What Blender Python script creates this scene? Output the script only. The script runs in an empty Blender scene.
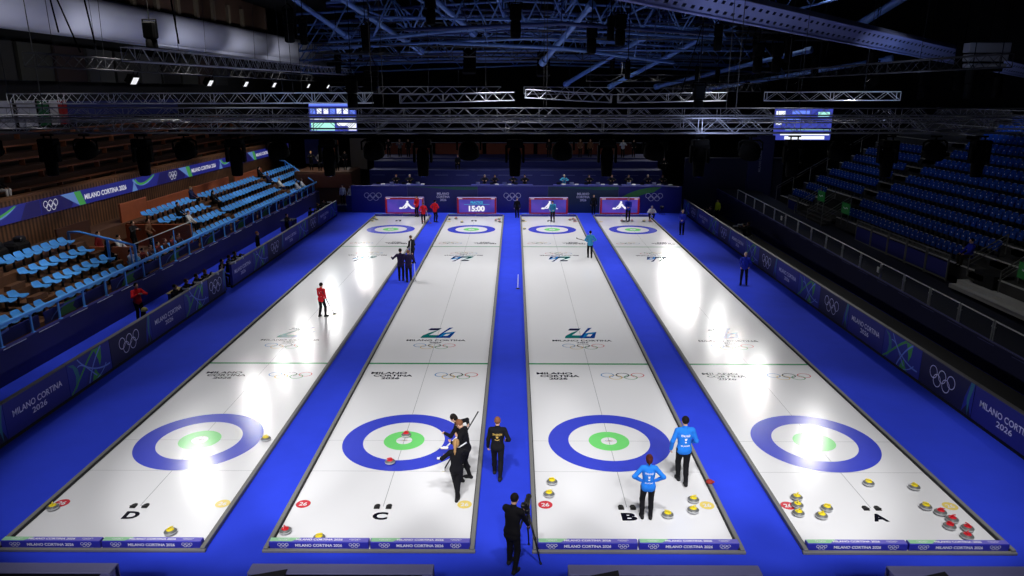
import bpy, math, random
import numpy as np
from mathutils import Vector, Matrix
from mathutils.bvhtree import BVHTree

SC = bpy.context.scene
COL = SC.collection
rnd = random.Random(7)
PI = math.pi
S = 6.181          # spacing of the four sheets
TEE = 34.75        # distance between the two tees


# ------------------------------------------------------------------ materials
def lin(c):
    out = []
    for v in c[:3]:
        v = v / 255.0
        out.append(v / 12.92 if v <= 0.04045 else ((v + 0.055) / 1.055) ** 2.4)
    return (out[0], out[1], out[2], 1.0)


MATS = {}


def mat(name, rgb, rough=0.6, metal=0.0, noise=0.0, nscale=8.0, spec=0.5, emit=None, es=1.0, alpha=1.0, bump=0.0, trans=0.0):
    """procedural Principled material, rgb is the surface's own colour in 0-255 sRGB"""
    if name in MATS:
        return MATS[name]
    m = bpy.data.materials.new(name)
    m.use_nodes = True
    nt = m.node_tree
    b = nt.nodes['Principled BSDF']
    c = lin(rgb)
    b.inputs['Base Color'].default_value = c
    b.inputs['Roughness'].default_value = rough
    b.inputs['Metallic'].default_value = metal
    b.inputs['Specular IOR Level'].default_value = spec
    if trans:
        b.inputs['Transmission Weight'].default_value = trans
    if alpha < 1:
        b.inputs['Alpha'].default_value = alpha
    if emit:
        b.inputs['Emission Color'].default_value = lin(emit)
        b.inputs['Emission Strength'].default_value = es
    if noise > 0 or bump > 0:
        tc = nt.nodes.new('ShaderNodeTexCoord')
        nz = nt.nodes.new('ShaderNodeTexNoise')
        nz.inputs['Scale'].default_value = nscale
        nz.inputs['Detail'].default_value = 4
        nt.links.new(tc.outputs['Object'], nz.inputs['Vector'])
        if noise > 0:
            mx = nt.nodes.new('ShaderNodeMix')
            mx.data_type = 'RGBA'
            mx.inputs['A'].default_value = tuple(max(0, v * (1 - noise)) for v in c[:3]) + (1,)
            mx.inputs['B'].default_value = tuple(min(1, v * (1 + noise)) for v in c[:3]) + (1,)
            nt.links.new(nz.outputs['Fac'], mx.inputs['Factor'])
            nt.links.new(mx.outputs['Result'], b.inputs['Base Color'])
        if bump > 0:
            bp = nt.nodes.new('ShaderNodeBump')
            bp.inputs['Strength'].default_value = bump
            bp.inputs['Distance'].default_value = 0.02
            nt.links.new(nz.outputs['Fac'], bp.inputs['Height'])
            nt.links.new(bp.outputs['Normal'], b.inputs['Normal'])
    MATS[name] = m
    return m


def wave_mat(name, rgb_a, rgb_b, scale, axis='Y', rough=0.6, distort=0.5):
    """narrow boards or slats of two tones, following the object's own axis"""
    if name in MATS:
        return MATS[name]
    m = bpy.data.materials.new(name)
    m.use_nodes = True
    nt = m.node_tree
    b = nt.nodes['Principled BSDF']
    b.inputs['Roughness'].default_value = rough
    tc = nt.nodes.new('ShaderNodeTexCoord')
    w = nt.nodes.new('ShaderNodeTexWave')
    w.wave_type = 'BANDS'
    w.bands_direction = axis
    w.inputs['Scale'].default_value = scale
    w.inputs['Distortion'].default_value = distort
    w.inputs['Detail'].default_value = 2
    nt.links.new(tc.outputs['Object'], w.inputs['Vector'])
    nz = nt.nodes.new('ShaderNodeTexNoise')
    nz.inputs['Scale'].default_value = 1.3
    nt.links.new(tc.outputs['Object'], nz.inputs['Vector'])
    mx = nt.nodes.new('ShaderNodeMix')
    mx.data_type = 'RGBA'
    mx.inputs['A'].default_value = lin(rgb_a)
    mx.inputs['B'].default_value = lin(rgb_b)
    ad = nt.nodes.new('ShaderNodeMath')
    ad.operation = 'MULTIPLY'
    nt.links.new(w.outputs['Fac'], ad.inputs[0])
    nt.links.new(nz.outputs['Fac'], ad.inputs[1])
    ad2 = nt.nodes.new('ShaderNodeMath')
    ad2.operation = 'MULTIPLY'
    ad2.inputs[1].default_value = 1.7
    nt.links.new(ad.outputs[0], ad2.inputs[0])
    nt.links.new(ad2.outputs[0], mx.inputs['Factor'])
    nt.links.new(mx.outputs['Result'], b.inputs['Base Color'])
    MATS[name] = m
    return m


# ------------------------------------------------------------------ mesh builder
_bev = {}


def bevel_box(sx, sy, sz, b):
    """vertices and faces of a box with chamfered edges, centred on the origin"""
    key = (round(sx, 4), round(sy, 4), round(sz, 4), round(b, 4))
    if key in _bev:
        return _bev[key]
    hx, hy, hz = sx / 2, sy / 2, sz / 2
    b = min(b, hx * .9, hy * .9, hz * .9)
    v = []
    idx = {}
    for ix in (-1, 1):
        for iy in (-1, 1):
            for iz in (-1, 1):
                for k in range(3):
                    p = [ix * (hx - b), iy * (hy - b), iz * (hz - b)]
                    p[k] = (ix * hx, iy * hy, iz * hz)[k]
                    idx[(ix, iy, iz, k)] = len(v)
                    v.append(tuple(p))
    f = []
    for k in range(3):
        a, c = [(1, 2), (2, 0), (0, 1)][k]
        for s in (-1, 1):
            q = []
            for (u, w) in ((-1, -1), (1, -1), (1, 1), (-1, 1)):
                d = [0, 0, 0]
                d[k] = s
                d[a] = u
                d[c] = w
                q.append(idx[(d[0], d[1], d[2], k)])
            f.append(tuple(q if s > 0 else q[::-1]))
    for k in range(3):
        a, c = [(1, 2), (2, 0), (0, 1)][k]
        for u in (-1, 1):
            for w in (-1, 1):
                d0 = [0, 0, 0]
                d1 = [0, 0, 0]
                d0[k], d1[k] = -1, 1
                d0[a] = d1[a] = u
                d0[c] = d1[c] = w
                q = [idx[tuple(d0) + (a,)], idx[tuple(d0) + (c,)], idx[tuple(d1) + (c,)], idx[tuple(d1) + (a,)]]
                f.append(tuple(q if u * w < 0 else q[::-1]))
    for ix in (-1, 1):
        for iy in (-1, 1):
            for iz in (-1, 1):
                q = [idx[(ix, iy, iz, 0)], idx[(ix, iy, iz, 1)], idx[(ix, iy, iz, 2)]]
                f.append(tuple(q if ix * iy * iz > 0 else q[::-1]))
    _bev[key] = (v, f)
    return v, f


class MB:
    def __init__(self):
        self.v = []
        self.f = []
        self.mi = []

    def add(self, verts, faces, mi=0, M=None):
        o = len(self.v)
        if M is not None:
            verts = [tuple(M @ Vector(p)) for p in verts]
        self.v.extend([tuple(p) for p in verts])
        for f in faces:
            self.f.append(tuple(i + o for i in f))
            self.mi.append(mi)
        return self

    def box(self, c, s, mi=0, rz=0.0, b=0.0, M=None, R=None):
        T = Matrix.Translation(c)
        if R is not None:
            T = T @ R
        elif rz:
            T = T @ Matrix.Rotation(rz, 4, 'Z')
        if M is not None:
            T = M @ T
        if b > 0:
            v, f = bevel_box(s[0], s[1], s[2], b)
        else:
            x, y, z = s[0] / 2, s[1] / 2, s[2] / 2
            v = [(-x, -y, -z), (x, -y, -z), (x, y, -z), (-x, y, -z), (-x, -y, z), (x, -y, z), (x, y, z), (-x, y, z)]
            f = [(0, 3, 2, 1), (4, 5, 6, 7), (0, 1, 5, 4), (1, 2, 6, 5), (2, 3, 7, 6), (3, 0, 4, 7)]
        return self.add(v, f, mi, T)

    def tube(self, pts, r, n=6, mi=0, cap=True, M=None):
        pts = [Vector(p) for p in pts]
        if not isinstance(r, (list, tuple)):
            r = [r] * len(pts)
        vs, fs = [], []
        prev = None
        for i, p in enumerate(pts):
            if i == 0:
                d = pts[1] - p
            elif i == len(pts) - 1:
                d = p - pts[i - 1]
            else:
                d = (pts[i + 1] - p).normalized() + (p - pts[i - 1]).normalized()
            d = d.normalized() if d.length > 1e-9 else Vector((0, 0, 1))
            if prev is None:
                ref = Vector((0, 0, 1)) if abs(d.z) < .9 else Vector((1, 0, 0))
                a = d.cross(ref).normalized()
            else:
                a = (prev - d * prev.dot(d))
                a = a.normalized() if a.length > 1e-6 else d.orthogonal().normalized()
            prev = a
            c = d.cross(a)
            for k in range(n):
                t = 2 * PI * k / n
                vs.append(tuple(p + (a * math.cos(t) + c * math.sin(t)) * r[i]))
        for i in range(len(pts) - 1):
            for k in range(n):
                k2 = (k + 1) % n
                fs.append((i * n + k, i * n + k2, (i + 1) * n + k2, (i + 1) * n + k))
        if cap:
            fs.append(tuple(range(n))[::-1])
            fs.append(tuple(range((len(pts) - 1) * n, len(pts) * n)))
        return self.add(vs, fs, mi, M)

    def lathe(self, prof, n=20, mi=0, M=None, cap=True):
        vs, fs = [], []
        for (r, z) in prof:
            for k in range(n):
                t = 2 * PI * k / n
                vs.append((r * math.cos(t), r * math.sin(t), z))
        for i in range(len(prof) - 1):
            for k in range(n):
                k2 = (k + 1) % n
                fs.append((i * n + k, i * n + k2, (i + 1) * n + k2, (i + 1) * n + k))
        if cap:
            fs.append(tuple(range(n))[::-1])
            fs.append(tuple(range((len(prof) - 1) * n, len(prof) * n)))
        return self.add(vs, fs, mi, M)

    def prism(self, poly, z0, z1, mi=0, M=None):
        n = len(poly)
        area = sum(poly[i][0] * poly[(i + 1) % n][1] - poly[(i + 1) % n][0] * poly[i][1] for i in range(n))
        if area < 0:
            poly = poly[::-1]
        vs = [(p[0], p[1], z0) for p in poly] + [(p[0], p[1], z1) for p in poly]
        fs = [tuple(range(n))[::-1], tuple(range(n, 2 * n))]
        for i in range(n):
            j = (i + 1) % n
            fs.append((i, j, n + j, n + i))
        return self.add(vs, fs, mi, M)

    def flat(self, poly, z=0.0, mi=0, M=None):
        n = len(poly)
        area = sum(poly[i][0] * poly[(i + 1) % n][1] - poly[(i + 1) % n][0] * poly[i][1] for i in range(n))
        if area < 0:
            poly = poly[::-1]
        return self.add([(p[0], p[1], z) for p in poly], [tuple(range(n))], mi, M)

    def annulus(self, cx, cy, r0, r1, z=0.0, n=48, mi=0, M=None, sx=1.0, sy=1.0):
        vs, fs = [], []
        for k in range(n):
            t = 2 * PI * k / n
            for r in (r0, r1):
                vs.append((cx + r * math.cos(t) * sx, cy + r * math.sin(t) * sy, z))
        for k in range(n):
            k2 = (k + 1) % n
            fs.append((2 * k, 2 * k + 1, 2 * k2 + 1, 2 * k2))
        return self.add(vs, fs, mi, M)

    def disc(self, cx, cy, r, z=0.0, n=40, mi=0, M=None, sx=1.0, sy=1.0):
        return self.flat([(cx + r * sx * math.cos(2 * PI * k / n), cy + r * sy * math.sin(2 * PI * k / n)) for k in range(n)], z, mi, M)

    def build(self, name, mats, parent=None, smooth=False, loc=None, auto=None):
        me = bpy.data.meshes.new(name)
        me.from_pydata(self.v, [], self.f)
        if not isinstance(mats, (list, tuple)):
            mats = [mats]
        for m in mats:
            me.materials.append(m)
        if len(mats) > 1:
            me.polygons.foreach_set('material_index', self.mi)
        if smooth:
            me.polygons.foreach_set('use_smooth', [True] * len(me.polygons))
            if auto:
                try:
                    me.set_sharp_from_angle(angle=auto)
                except Exception:
                    pass
        me.update()
        o = bpy.data.objects.new(name, me)
        COL.objects.link(o)
        if parent is not None:
            o.parent = parent
        if loc is not None:
            o.location = loc
        return o


def tag(o, label=None, cat=None, group=None, kind=None):
    if label:
        o['label'] = label
    if cat:
        o['category'] = cat
    if group:
        o['group'] = group
    if kind:
        o['kind'] = kind
    return o


def thing(name, label, cat, loc=(0, 0, 0), rz=0.0, group=None):
    o = bpy.data.objects.new(name, None)
    o.empty_display_size = .2
    COL.objects.link(o)
    o.location = loc
    o.rotation_euler = (0, 0, rz)
    return tag(o, label, cat, group)


def kids(o):
    return [c for c in bpy.data.objects if c.parent == o]


def dup(root, loc, rz=0.0, label=None, group=None, scale=None):
    r = root.copy()
    COL.objects.link(r)
    r.location = loc
    r.rotation_euler = (0, 0, rz)
    if scale:
        r.scale = (scale,) * 3
    if label:
        r['label'] = label
    if group:
        r['group'] = group
    for ch in KIDS[root.name]:
        c = ch.copy()
        COL.objects.link(c)
        c.parent = r
        for g in KIDS.get(ch.name, []):
            d = g.copy()
            COL.objects.link(d)
            d.parent = c
    return r


KIDS = {}


def remember(root):
    KIDS[root.name] = [c for c in COL.objects if c.parent == root]
    for c in KIDS[root.name]:
        KIDS[c.name] = [g for g in COL.objects if g.parent == c]


def frame(o, x, y):
    """matrix whose local x and y run along the given directions (x to the right of a sign, y up it)"""
    x = Vector(x).normalized()
    y = Vector(y)
    y = (y - x * y.dot(x)).normalized()
    z = x.cross(y)
    M = Matrix.Identity(4)
    for i in range(3):
        M[i][0], M[i][1], M[i][2], M[i][3] = x[i], y[i], z[i], o[i]
    return M


# ------------------------------------------------------------------ lettering and marks
_txt = {}


def text_geo(s, bold=0.0):
    key = (s, bold)
    if key in _txt:
        return _txt[key]
    cu = bpy.data.curves.new('t', 'FONT')
    cu.body = s
    cu.resolution_u = 3
    cu.offset = bold
    cu.align_x = 'CENTER'
    o = bpy.data.objects.new('t', cu)
    COL.objects.link(o)
    dg = bpy.context.evaluated_depsgraph_get()
    me = bpy.data.meshes.new_from_object(o.evaluated_get(dg))
    v = [tuple(p.co) for p in me.vertices]
    f = [tuple(p.vertices) for p in me.polygons]
    bpy.data.objects.remove(o)
    bpy.data.curves.remove(cu)
    bpy.data.meshes.remove(me)
    xs = [p[0] for p in v]
    ys = [p[1] for p in v]
    x0, x1, y0, y1 = min(xs), max(xs), min(ys), max(ys)
    v = [((p[0] - (x0 + x1) / 2) / (x1 - x0), (p[1] - (y0 + y1) / 2) / (y1 - y0), 0.0) for p in v]
    _txt[key] = (v, f)
    return v, f


def put_text(mb, s, M, w, h, mi=0, bold=0.0, cx=0.0, cy=0.0, z=0.0):
    v, f = text_geo(s, bold)
    return mb.add([(p[0] * w + cx, p[1] * h + cy, z) for p in v], f, mi, M)


RING = [(-2.25, 0.0), (0, 0.0), (2.25, 0.0), (-1.125, -1.0), (1.125, -1.0)]


def put_rings(mb, M, w, cx=0.0, cy=0.0, z=0.0, mi=(0, 0, 0, 0, 0), th=0.17, ysq=1.0, n=28):
    """five interlocking rings, w wide overall"""
    u = w / 6.5
    for (x, y), m in zip(RING, mi):
        mb.annulus(cx + x * u, cy + (y + .5) * u * ysq, u * (1 - th), u, z, n, m, M, 1.0, ysq)


def stroke(mb, pts, w, z=0.0, mi=0, M=None):
    """flat ribbon along a 2-D polyline; w may be a list"""
    n = len(pts)
    if not isinstance(w, (list, tuple)):
        w = [w] * n
    vs = []
    for i in range(n):
        a = Vector(pts[max(0, i - 1)])
        b = Vector(pts[min(n - 1, i + 1)])
        d = (b - a)
        d = d.normalized() if d.length > 1e-9 else Vector((1, 0))
        nn = Vector((-d.y, d.x))
        p = Vector(pts[i])
        vs.append((p.x + nn.x * w[i] / 2, p.y + nn.y * w[i] / 2, z))
        vs.append((p.x - nn.x * w[i] / 2, p.y - nn.y * w[i] / 2, z))
    fs = [(2 * i, 2 * i + 1, 2 * i + 3, 2 * i + 2) for i in range(n - 1)]
    return mb.add(vs, fs, mi, M)


def bez(p0, p1, p2, p3, n=12):
    out = []
    for i in range(n + 1):
        t = i / n
        a, b, c, d = (1 - t) ** 3, 3 * t * (1 - t) ** 2, 3 * t * t * (1 - t), t ** 3
        out.append((a * p0[0] + b * p1[0] + c * p2[0] + d * p3[0], a * p0[1] + b * p1[1] + c * p2[1] + d * p3[1]))
    return out


ORD = ['first', 'second', 'third', 'fourth', 'fifth', 'sixth', 'seventh', 'eighth', 'ninth', 'tenth', 'eleventh', 'twelfth',
       'thirteenth', 'fourteenth', 'fifteenth', 'sixteenth', 'seventeenth', 'eighteenth', 'nineteenth', 'twentieth']


def ordinal(i):
    if i < 20:
        return ORD[i]
    t = ['', '', 'twenty', 'thirty', 'forty', 'fifty', 'sixty', 'seventy'][(i + 1) // 10]
    if (i + 1) % 10 == 0:
        return t[:-1] + 'ieth'
    return t + '-' + ORD[(i + 1) % 10 - 1]

# ------------------------------------------------------------------ people: one continuous surface per body
def V(*a):
    return np.array(a, dtype=np.float64)


def nrm(a):
    a = np.asarray(a, float)
    return a / (np.linalg.norm(a) + 1e-12)


class Sdf:
    """union of tapered limbs and ellipsoids, meshed as one closed surface"""

    def __init__(self):
        self.p = []

    def cone(self, a, b, ra, rb, k=.02):
        self.p.append(('c', np.asarray(a, float), np.asarray(b, float), ra, rb, k))

    def ell(self, c, r, R=None, k=.02):
        self.p.append(('e', np.asarray(c, float), np.asarray(r, float), R, None, k))

    def mesh(self, h, cuts=()):
        lo = np.full(3, 1e9)
        hi = -lo
        boxes = []
        for t, a, b, c, d, k in self.p:
            if t == 'c':
                r = max(c, d)
                l, u = np.minimum(a, b) - r, np.maximum(a, b) + r
            else:
                r = max(b)
                l, u = a - r, a + r
            boxes.append((l - k - 2 * h, u + k + 2 * h))
            lo = np.minimum(lo, l)
            hi = np.maximum(hi, u)
        lo -= 3 * h
        hi += 3 * h
        n = np.ceil((hi - lo) / h).astype(int) + 1
        g = np.full(n, .08, dtype=np.float32)
        ax = [lo[i] + h * np.arange(n[i]) for i in range(3)]
        for (t, a, b, c, d, k), (l, u) in zip(self.p, boxes):
            i0 = np.maximum(0, np.floor((l - lo) / h).astype(int))
            i1 = np.minimum(n, np.ceil((u - lo) / h).astype(int) + 1)
            X = ax[0][i0[0]:i1[0]][:, None, None]
            Y = ax[1][i0[1]:i1[1]][None, :, None]
            Z = ax[2][i0[2]:i1[2]][None, None, :]
            if t == 'c':
                ab = b - a
                L = ab @ ab + 1e-12
                px, py, pz = X - a[0], Y - a[1], Z - a[2]
                s = np.clip((px * ab[0] + py * ab[1] + pz * ab[2]) / L, 0, 1)
                D = np.sqrt((px - s * ab[0]) ** 2 + (py - s * ab[1]) ** 2 + (pz - s * ab[2]) ** 2) - (c + s * (d - c))
            else:
                px, py, pz = X - a[0], Y - a[1], Z - a[2]
                if c is not None:
                    R = c
                    px, py, pz = (R[0][0] * px + R[0][1] * py + R[0][2] * pz, R[1][0] * px + R[1][1] * py + R[1][2] * pz,
                                  R[2][0] * px + R[2][1] * py + R[2][2] * pz)
                k0 = np.sqrt((px / b[0]) ** 2 + (py / b[1]) ** 2 + (pz / b[2]) ** 2)
                k1 = np.sqrt((px / b[0] ** 2) ** 2 + (py / b[1] ** 2) ** 2 + (pz / b[2] ** 2) ** 2) + 1e-9
                D = k0 * (k0 - 1) / k1
            sl = g[i0[0]:i1[0], i0[1]:i1[1], i0[2]:i1[2]]
            D = D.astype(np.float32)
            hh = np.clip(.5 + .5 * (sl - D) / k, 0, 1)
            sl[...] = sl * (1 - hh) + D * hh - k * hh * (1 - hh)
        for (o, nn) in cuts:      # keep the side the normal points away from
            X = ax[0][:, None, None] - o[0]
            Y = ax[1][None, :, None] - o[1]
            Z = ax[2][None, None, :] - o[2]
            g = np.maximum(g, (X * nn[0] + Y * nn[1] + Z * nn[2]).astype(np.float32))
        return nets(g, lo, h)


EDG = []
for _a in range(3):
    for _i in (0, 1):
        for _j in (0, 1):
            _c = [0, 0, 0]
            _o = [k for k in range(3) if k != _a]
            _c[_o[0]], _c[_o[1]] = _i, _j
            _d = list(_c)
            _d[_a] = 1
            EDG.append((tuple(_c), tuple(_d)))


def nets(g, lo, h):
    """surface nets: one vertex in each cell the surface crosses, a quad for each crossed grid edge"""
    ins = g < 0
    n = np.array(g.shape)
    def cor(a, c):
        return a[c[0]:n[0] - 1 + c[0], c[1]:n[1] - 1 + c[1], c[2]:n[2] - 1 + c[2]]
    cnt = np.zeros(n - 1, dtype=np.int8)
    for c in [(i, j, k) for i in (0, 1) for j in (0, 1) for k in (0, 1)]:
        cnt += cor(ins, c)
    act = (cnt > 0) & (cnt < 8)
    cells = np.argwhere(act)
    vid = np.full(n - 1, -1, dtype=np.int64)
    vid[act] = np.arange(len(cells))
    pos = np.zeros((len(cells), 3))
    num = np.zeros(len(cells))
    for c, d in EDG:
        ga = g[cells[:, 0] + c[0], cells[:, 1] + c[1], cells[:, 2] + c[2]].astype(float)
        gb = g[cells[:, 0] + d[0], cells[:, 1] + d[1], cells[:, 2] + d[2]].astype(float)
        x = (ga < 0) != (gb < 0)
        t = np.where(x, ga / np.where(x, ga - gb, 1), 0)
        for k in range(3):
            pos[:, k] += np.where(x, c[k] + t * (d[k] - c[k]), 0)
        num += x
    pos = pos / num[:, None]
    verts = lo + h * (cells + pos)
    quads = []
    for a in range(3):
        b, c = [(1, 2), (2, 0), (0, 1)][a]
        sl0 = [slice(1, n[k] - 1) for k in range(3)]
        sl0[a] = slice(0, n[a] - 1)
        sl1 = list(sl0)
        sl1[a] = slice(1, n[a])
        A, B = ins[tuple(sl0)], ins[tuple(sl1)]
        for fl, msk in ((False, A & ~B), (True, ~A & B)):
            e = np.argwhere(msk)
            if not len(e):
                continue
            off = np.ones(3, int)
            off[a] = 0
            e = e + off
            q = []
            for (u, w) in ((-1, -1), (0, -1), (0, 0), (-1, 0)):
                cc = e.copy()
                cc[:, b] += u
                cc[:, c] += w
                q.append(vid[cc[:, 0], cc[:, 1], cc[:, 2]])
            q = np.stack(q, 1)
            quads.append(q[:, ::-1] if fl else q)
    return verts, np.concatenate(quads)


def np_mesh(name, verts, quads, mats):
    me = bpy.data.meshes.new(name)
    me.vertices.add(len(verts))
    me.vertices.foreach_set('co', verts.astype(np.float32).ravel())
    me.loops.add(quads.size)
    me.loops.foreach_set('vertex_index', quads.astype(np.int32).ravel())
    me.polygons.add(len(quads))
    me.polygons.foreach_set('loop_start', np.arange(0, quads.size, 4, dtype=np.int32))
    me.polygons.foreach_set('use_smooth', np.ones(len(quads), dtype=bool))
    me.update(calc_edges=True)
    me.validate()
    for m in mats:
        me.materials.append(m)
    return me


def ik(a, b, l1, l2, hint):
    """middle joint of a two-bone limb"""
    a, b = np.asarray(a, float), np.asarray(b, float)
    d = b - a
    L = np.linalg.norm(d)
    if L > (l1 + l2) * .999:
        b = a + d / L * (l1 + l2) * .999
        d = b - a
        L = np.linalg.norm(d)
    u = d / L
    x = (l1 * l1 - l2 * l2 + L * L) / (2 * L)
    hgt = math.sqrt(max(0, l1 * l1 - x * x))
    hn = np.asarray(hint, float)
    hn = hn - u * (hn @ u)
    hn = nrm(hn)
    return a + u * x + hn * hgt, b


def pose_figure(P):
    """joints and surfaces of a figure facing +Y, right hand on +X, soles at z=0; P overrides the default stance"""
    q = dict(hip=V(0, 0, .93), lean=0.0, side=0.0, twist=0.0, head=(0, 0), fl=V(-.1, 0, .075), fr=V(.1, 0, .075), fly=-.12, fry=.12,
             hl=None, hr=None, el=V(-.6, -.8, 0), er=V(.6, -.8, 0), curl=.5, curl_l=None, curl_r=None, kl=V(-.1, 1, 0), kr=V(.1, 1, 0),
             hair='short', female=False, toe_l=0, toe_r=0, nl=None, nr=None, coat=False)
    q.update(P)
    fem = q['female']
    hip = np.asarray(q['hip'], float)
    la, sd, tw = q['lean'], q['side'], q['twist']
    up = nrm(V(math.sin(sd), math.sin(la) * math.cos(sd), math.cos(la) * math.cos(sd)))
    right = nrm(np.cross(V(0, 1, 0) * math.cos(la) - V(0, 0, 1) * math.sin(la), up))
    right = nrm(right * math.cos(tw) + np.cross(up, right) * math.sin(tw))
    fwd = np.cross(up, right)
    R = np.stack([right, fwd, up])          # world to trunk
    hr_, fr_ = V(1, 0, 0), V(0, 1, 0)
    sw = .165 if fem else .185
    neck = hip + up * .52
    sh = {s: hip + up * .465 + right * sw * s for s in (-1, 1)}
    hp = {s: hip + hr_ * .09 * s - V(0, 0, .02) for s in (-1, 1)}
    pitch, yaw = q['head']
    hf = nrm(fwd * math.cos(yaw) * math.cos(pitch) + right * math.sin(yaw) * math.cos(pitch) + (V(0, 0, 1) * .5 + up * .5) * -math.sin(pitch))
    hu0 = nrm(up * .6 + V(0, 0, 1) * .4)
    hrt = nrm(np.cross(hf, hu0))
    hu = np.cross(hrt, hf)
    hc = neck + hu0 * .085 + hu * .095 + hf * .02
    HR = np.stack([hrt, hf, hu])
    J = dict(hip=hip, up=up, right=right, fwd=fwd, R=R, neck=neck, sh=sh, hc=hc, HR=HR, hf=hf, hu=hu, hrt=hrt, q=q)
    J['kn'], J['an'], J['elb'], J['wr'] = {}, {}, {}, {}
    for s, ft, kh in ((-1, q['fl'], q['kl']), (1, q['fr'], q['kr'])):
        J['kn'][s], J['an'][s] = ik(hp[s], ft, .435, .425, kh)
    for s, ht, eh in ((-1, q['hl'], q['el']), (1, q['hr'], q['er'])):
        if ht is None:
            ht = sh[s] + V(.07 * s, .03, -.52)
        J['elb'][s], J['wr'][s] = ik(sh[s], ht, .285, .255, eh)
    J['hp'] = hp
    return J


def add_hand(sd, J, s, inflate=0.0):
    q = J['q']
    e, w = J['elb'][s], J['wr'][s]
    f = nrm(w - e)
    n = q['nl'] if s < 0 else q['nr']
    n = V(-s, .25, 0) if n is None else np.asarray(n, float)
    n = nrm(n - f * (n @ f))
    side = np.cross(f, n) * (1 if s > 0 else -1)      # towards the thumb
    if side @ V(0, 1, 0) < 0 and abs(f[2]) > .5 and q.get('thumb_fwd', True):
        pass
    cu = q['curl_l'] if s < 0 else q['curl_r']
    cu = q['curl'] if cu is None else cu
    palm0 = w + f * .015
    palm1 = w + f * .075
    for t in (-.026, -.009, .009, .026):
        sd.cone(palm0 + side * t * .7, palm1 + side * t, .0145 + inflate, .0125 + inflate, .012)
    lens = {-.030: .062, -.0105: .076, .0105: .082, .030: .072}
    order = [(.030, .074, 0.0), (.0105, .083, .06), (-.0105, .077, .1), (-.030, .060, .18)]
    for t, L, ex in order:
        a = cu + ex * .5
        p = palm1 + side * t + f * .004
        th = 0.0
        for seg, fr in enumerate((.44, .32, .24)):
            th += a * (.9, 1.1, .7)[seg]
            d = nrm(f * math.cos(th) + n * math.sin(th) + side * t * 1.2 * max(0, 1 - cu))
            p2 = p + d * L * fr
            sd.cone(p, p2, .0088 - .0007 * seg + inflate, .0082 - .0007 * seg + inflate, .004)
            p = p2
    # thumb from the side of the palm near its base
    b = w + f * .03 + side * .026 + n * .004
    d = nrm(f * .75 + side * .6 + n * .25 * (1 + cu))
    p1 = b + d * .034
    d2 = nrm(f * .9 + side * .2 + n * .35 * (1 + cu))
    p2 = p1 + d2 * .03
    d3 = nrm(f * .9 - side * .1 + n * .5 * (1 + cu))
    p3 = p2 + d3 * .024
    sd.cone(b, p1, .0125 + inflate, .0105 + inflate, .008)
    sd.cone(p1, p2, .0102 + inflate, .0092 + inflate, .005)
    sd.cone(p2, p3, .0092 + inflate, .0078 + inflate, .005)


def trunk(sd, J, i=0.0, hem=0.0):
    q, hip, up, right, fwd, R = J['q'], J['hip'], J['up'], J['right'], J['fwd'], J['R']
    fem = q['female']
    cw = .150 if fem else .172
    sd.cone(hip - V(1, 0, 0) * .065, hip + V(1, 0, 0) * .065, (.104 if fem else .103) + i, (.104 if fem else .103) + i, .035)
    sd.ell(hip + up * .14, V((.128 if fem else .146) + i, .100 + i, .17 + i), R, .05)
    sd.ell(hip + up * .33 + fwd * .005, V(cw + i, .112 + i, .2 + i), R, .05)
    if fem:
        for s in (-1, 1):
            sd.ell(hip + up * .33 + fwd * .082 + right * .065 * s, V(.062 + i, .05 + i, .06 + i), R, .04)
    for s in (-1, 1):
        sd.cone(J['neck'] - up * .045 + right * .045 * s, J['sh'][s] - right * .02 * s, .058 + i * .8, .062 + i, .04)
    if hem:
        lo = hip - V(0, 0, 1) * hem
        sd.cone(lo - V(1, 0, 0) * .062, lo + V(1, 0, 0) * .062, .107 + i, .109 + i, .02)


def arms(sd, J, i=0.0, cut=0.0, k=.025):
    for s in (-1, 1):
        a, e, w = J['sh'][s], J['elb'][s], J['wr'][s]
        w2 = w + (e - w) * cut
        sd.cone(a, e, .052 + i, .041 + i, k)
        sd.cone(e, w2, .042 + i, .029 + i + cut * .05, k)


def legs(sd, J, i=0.0, cut=0.0):
    for s in (-1, 1):
        h, k, a = J['hp'][s], J['kn'][s], J['an'][s]
        sd.cone(h, k, .088 + i, .056 + i, .04)
        a2 = a + (k - a) * cut
        sd.cone(k, a2, .054 + i, .037 + i * 1.3, .03)
        sd.cone(k + (a - k) * .12, k + (a - k) * .5, .046 + i, .05 + i, .03)


def feet(sd, J, s, i=0.0):
    q = J['q']
    y = q['fly'] if s < 0 else q['fry']
    to = q['toe_l'] if s < 0 else q['toe_r']
    d = V(math.sin(y), math.cos(y), -to)
    d = nrm(d)
    a = J['an'][s]
    heel = a - d * .045 - V(0, 0, .04)
    ball = a + d * .105 - V(0, 0, .047)
    toe = a + d * .165 - V(0, 0, .05)
    sd.cone(a, heel + V(0, 0, .005), .038 + i, .033 + i, .02)
    sd.cone(heel, ball, .032 + i, .033 + i, .02)
    sd.cone(ball, toe, .034 + i, .024 + i, .02)
    sd.cone(a, ball, .038 + i, .030 + i, .03)


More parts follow.
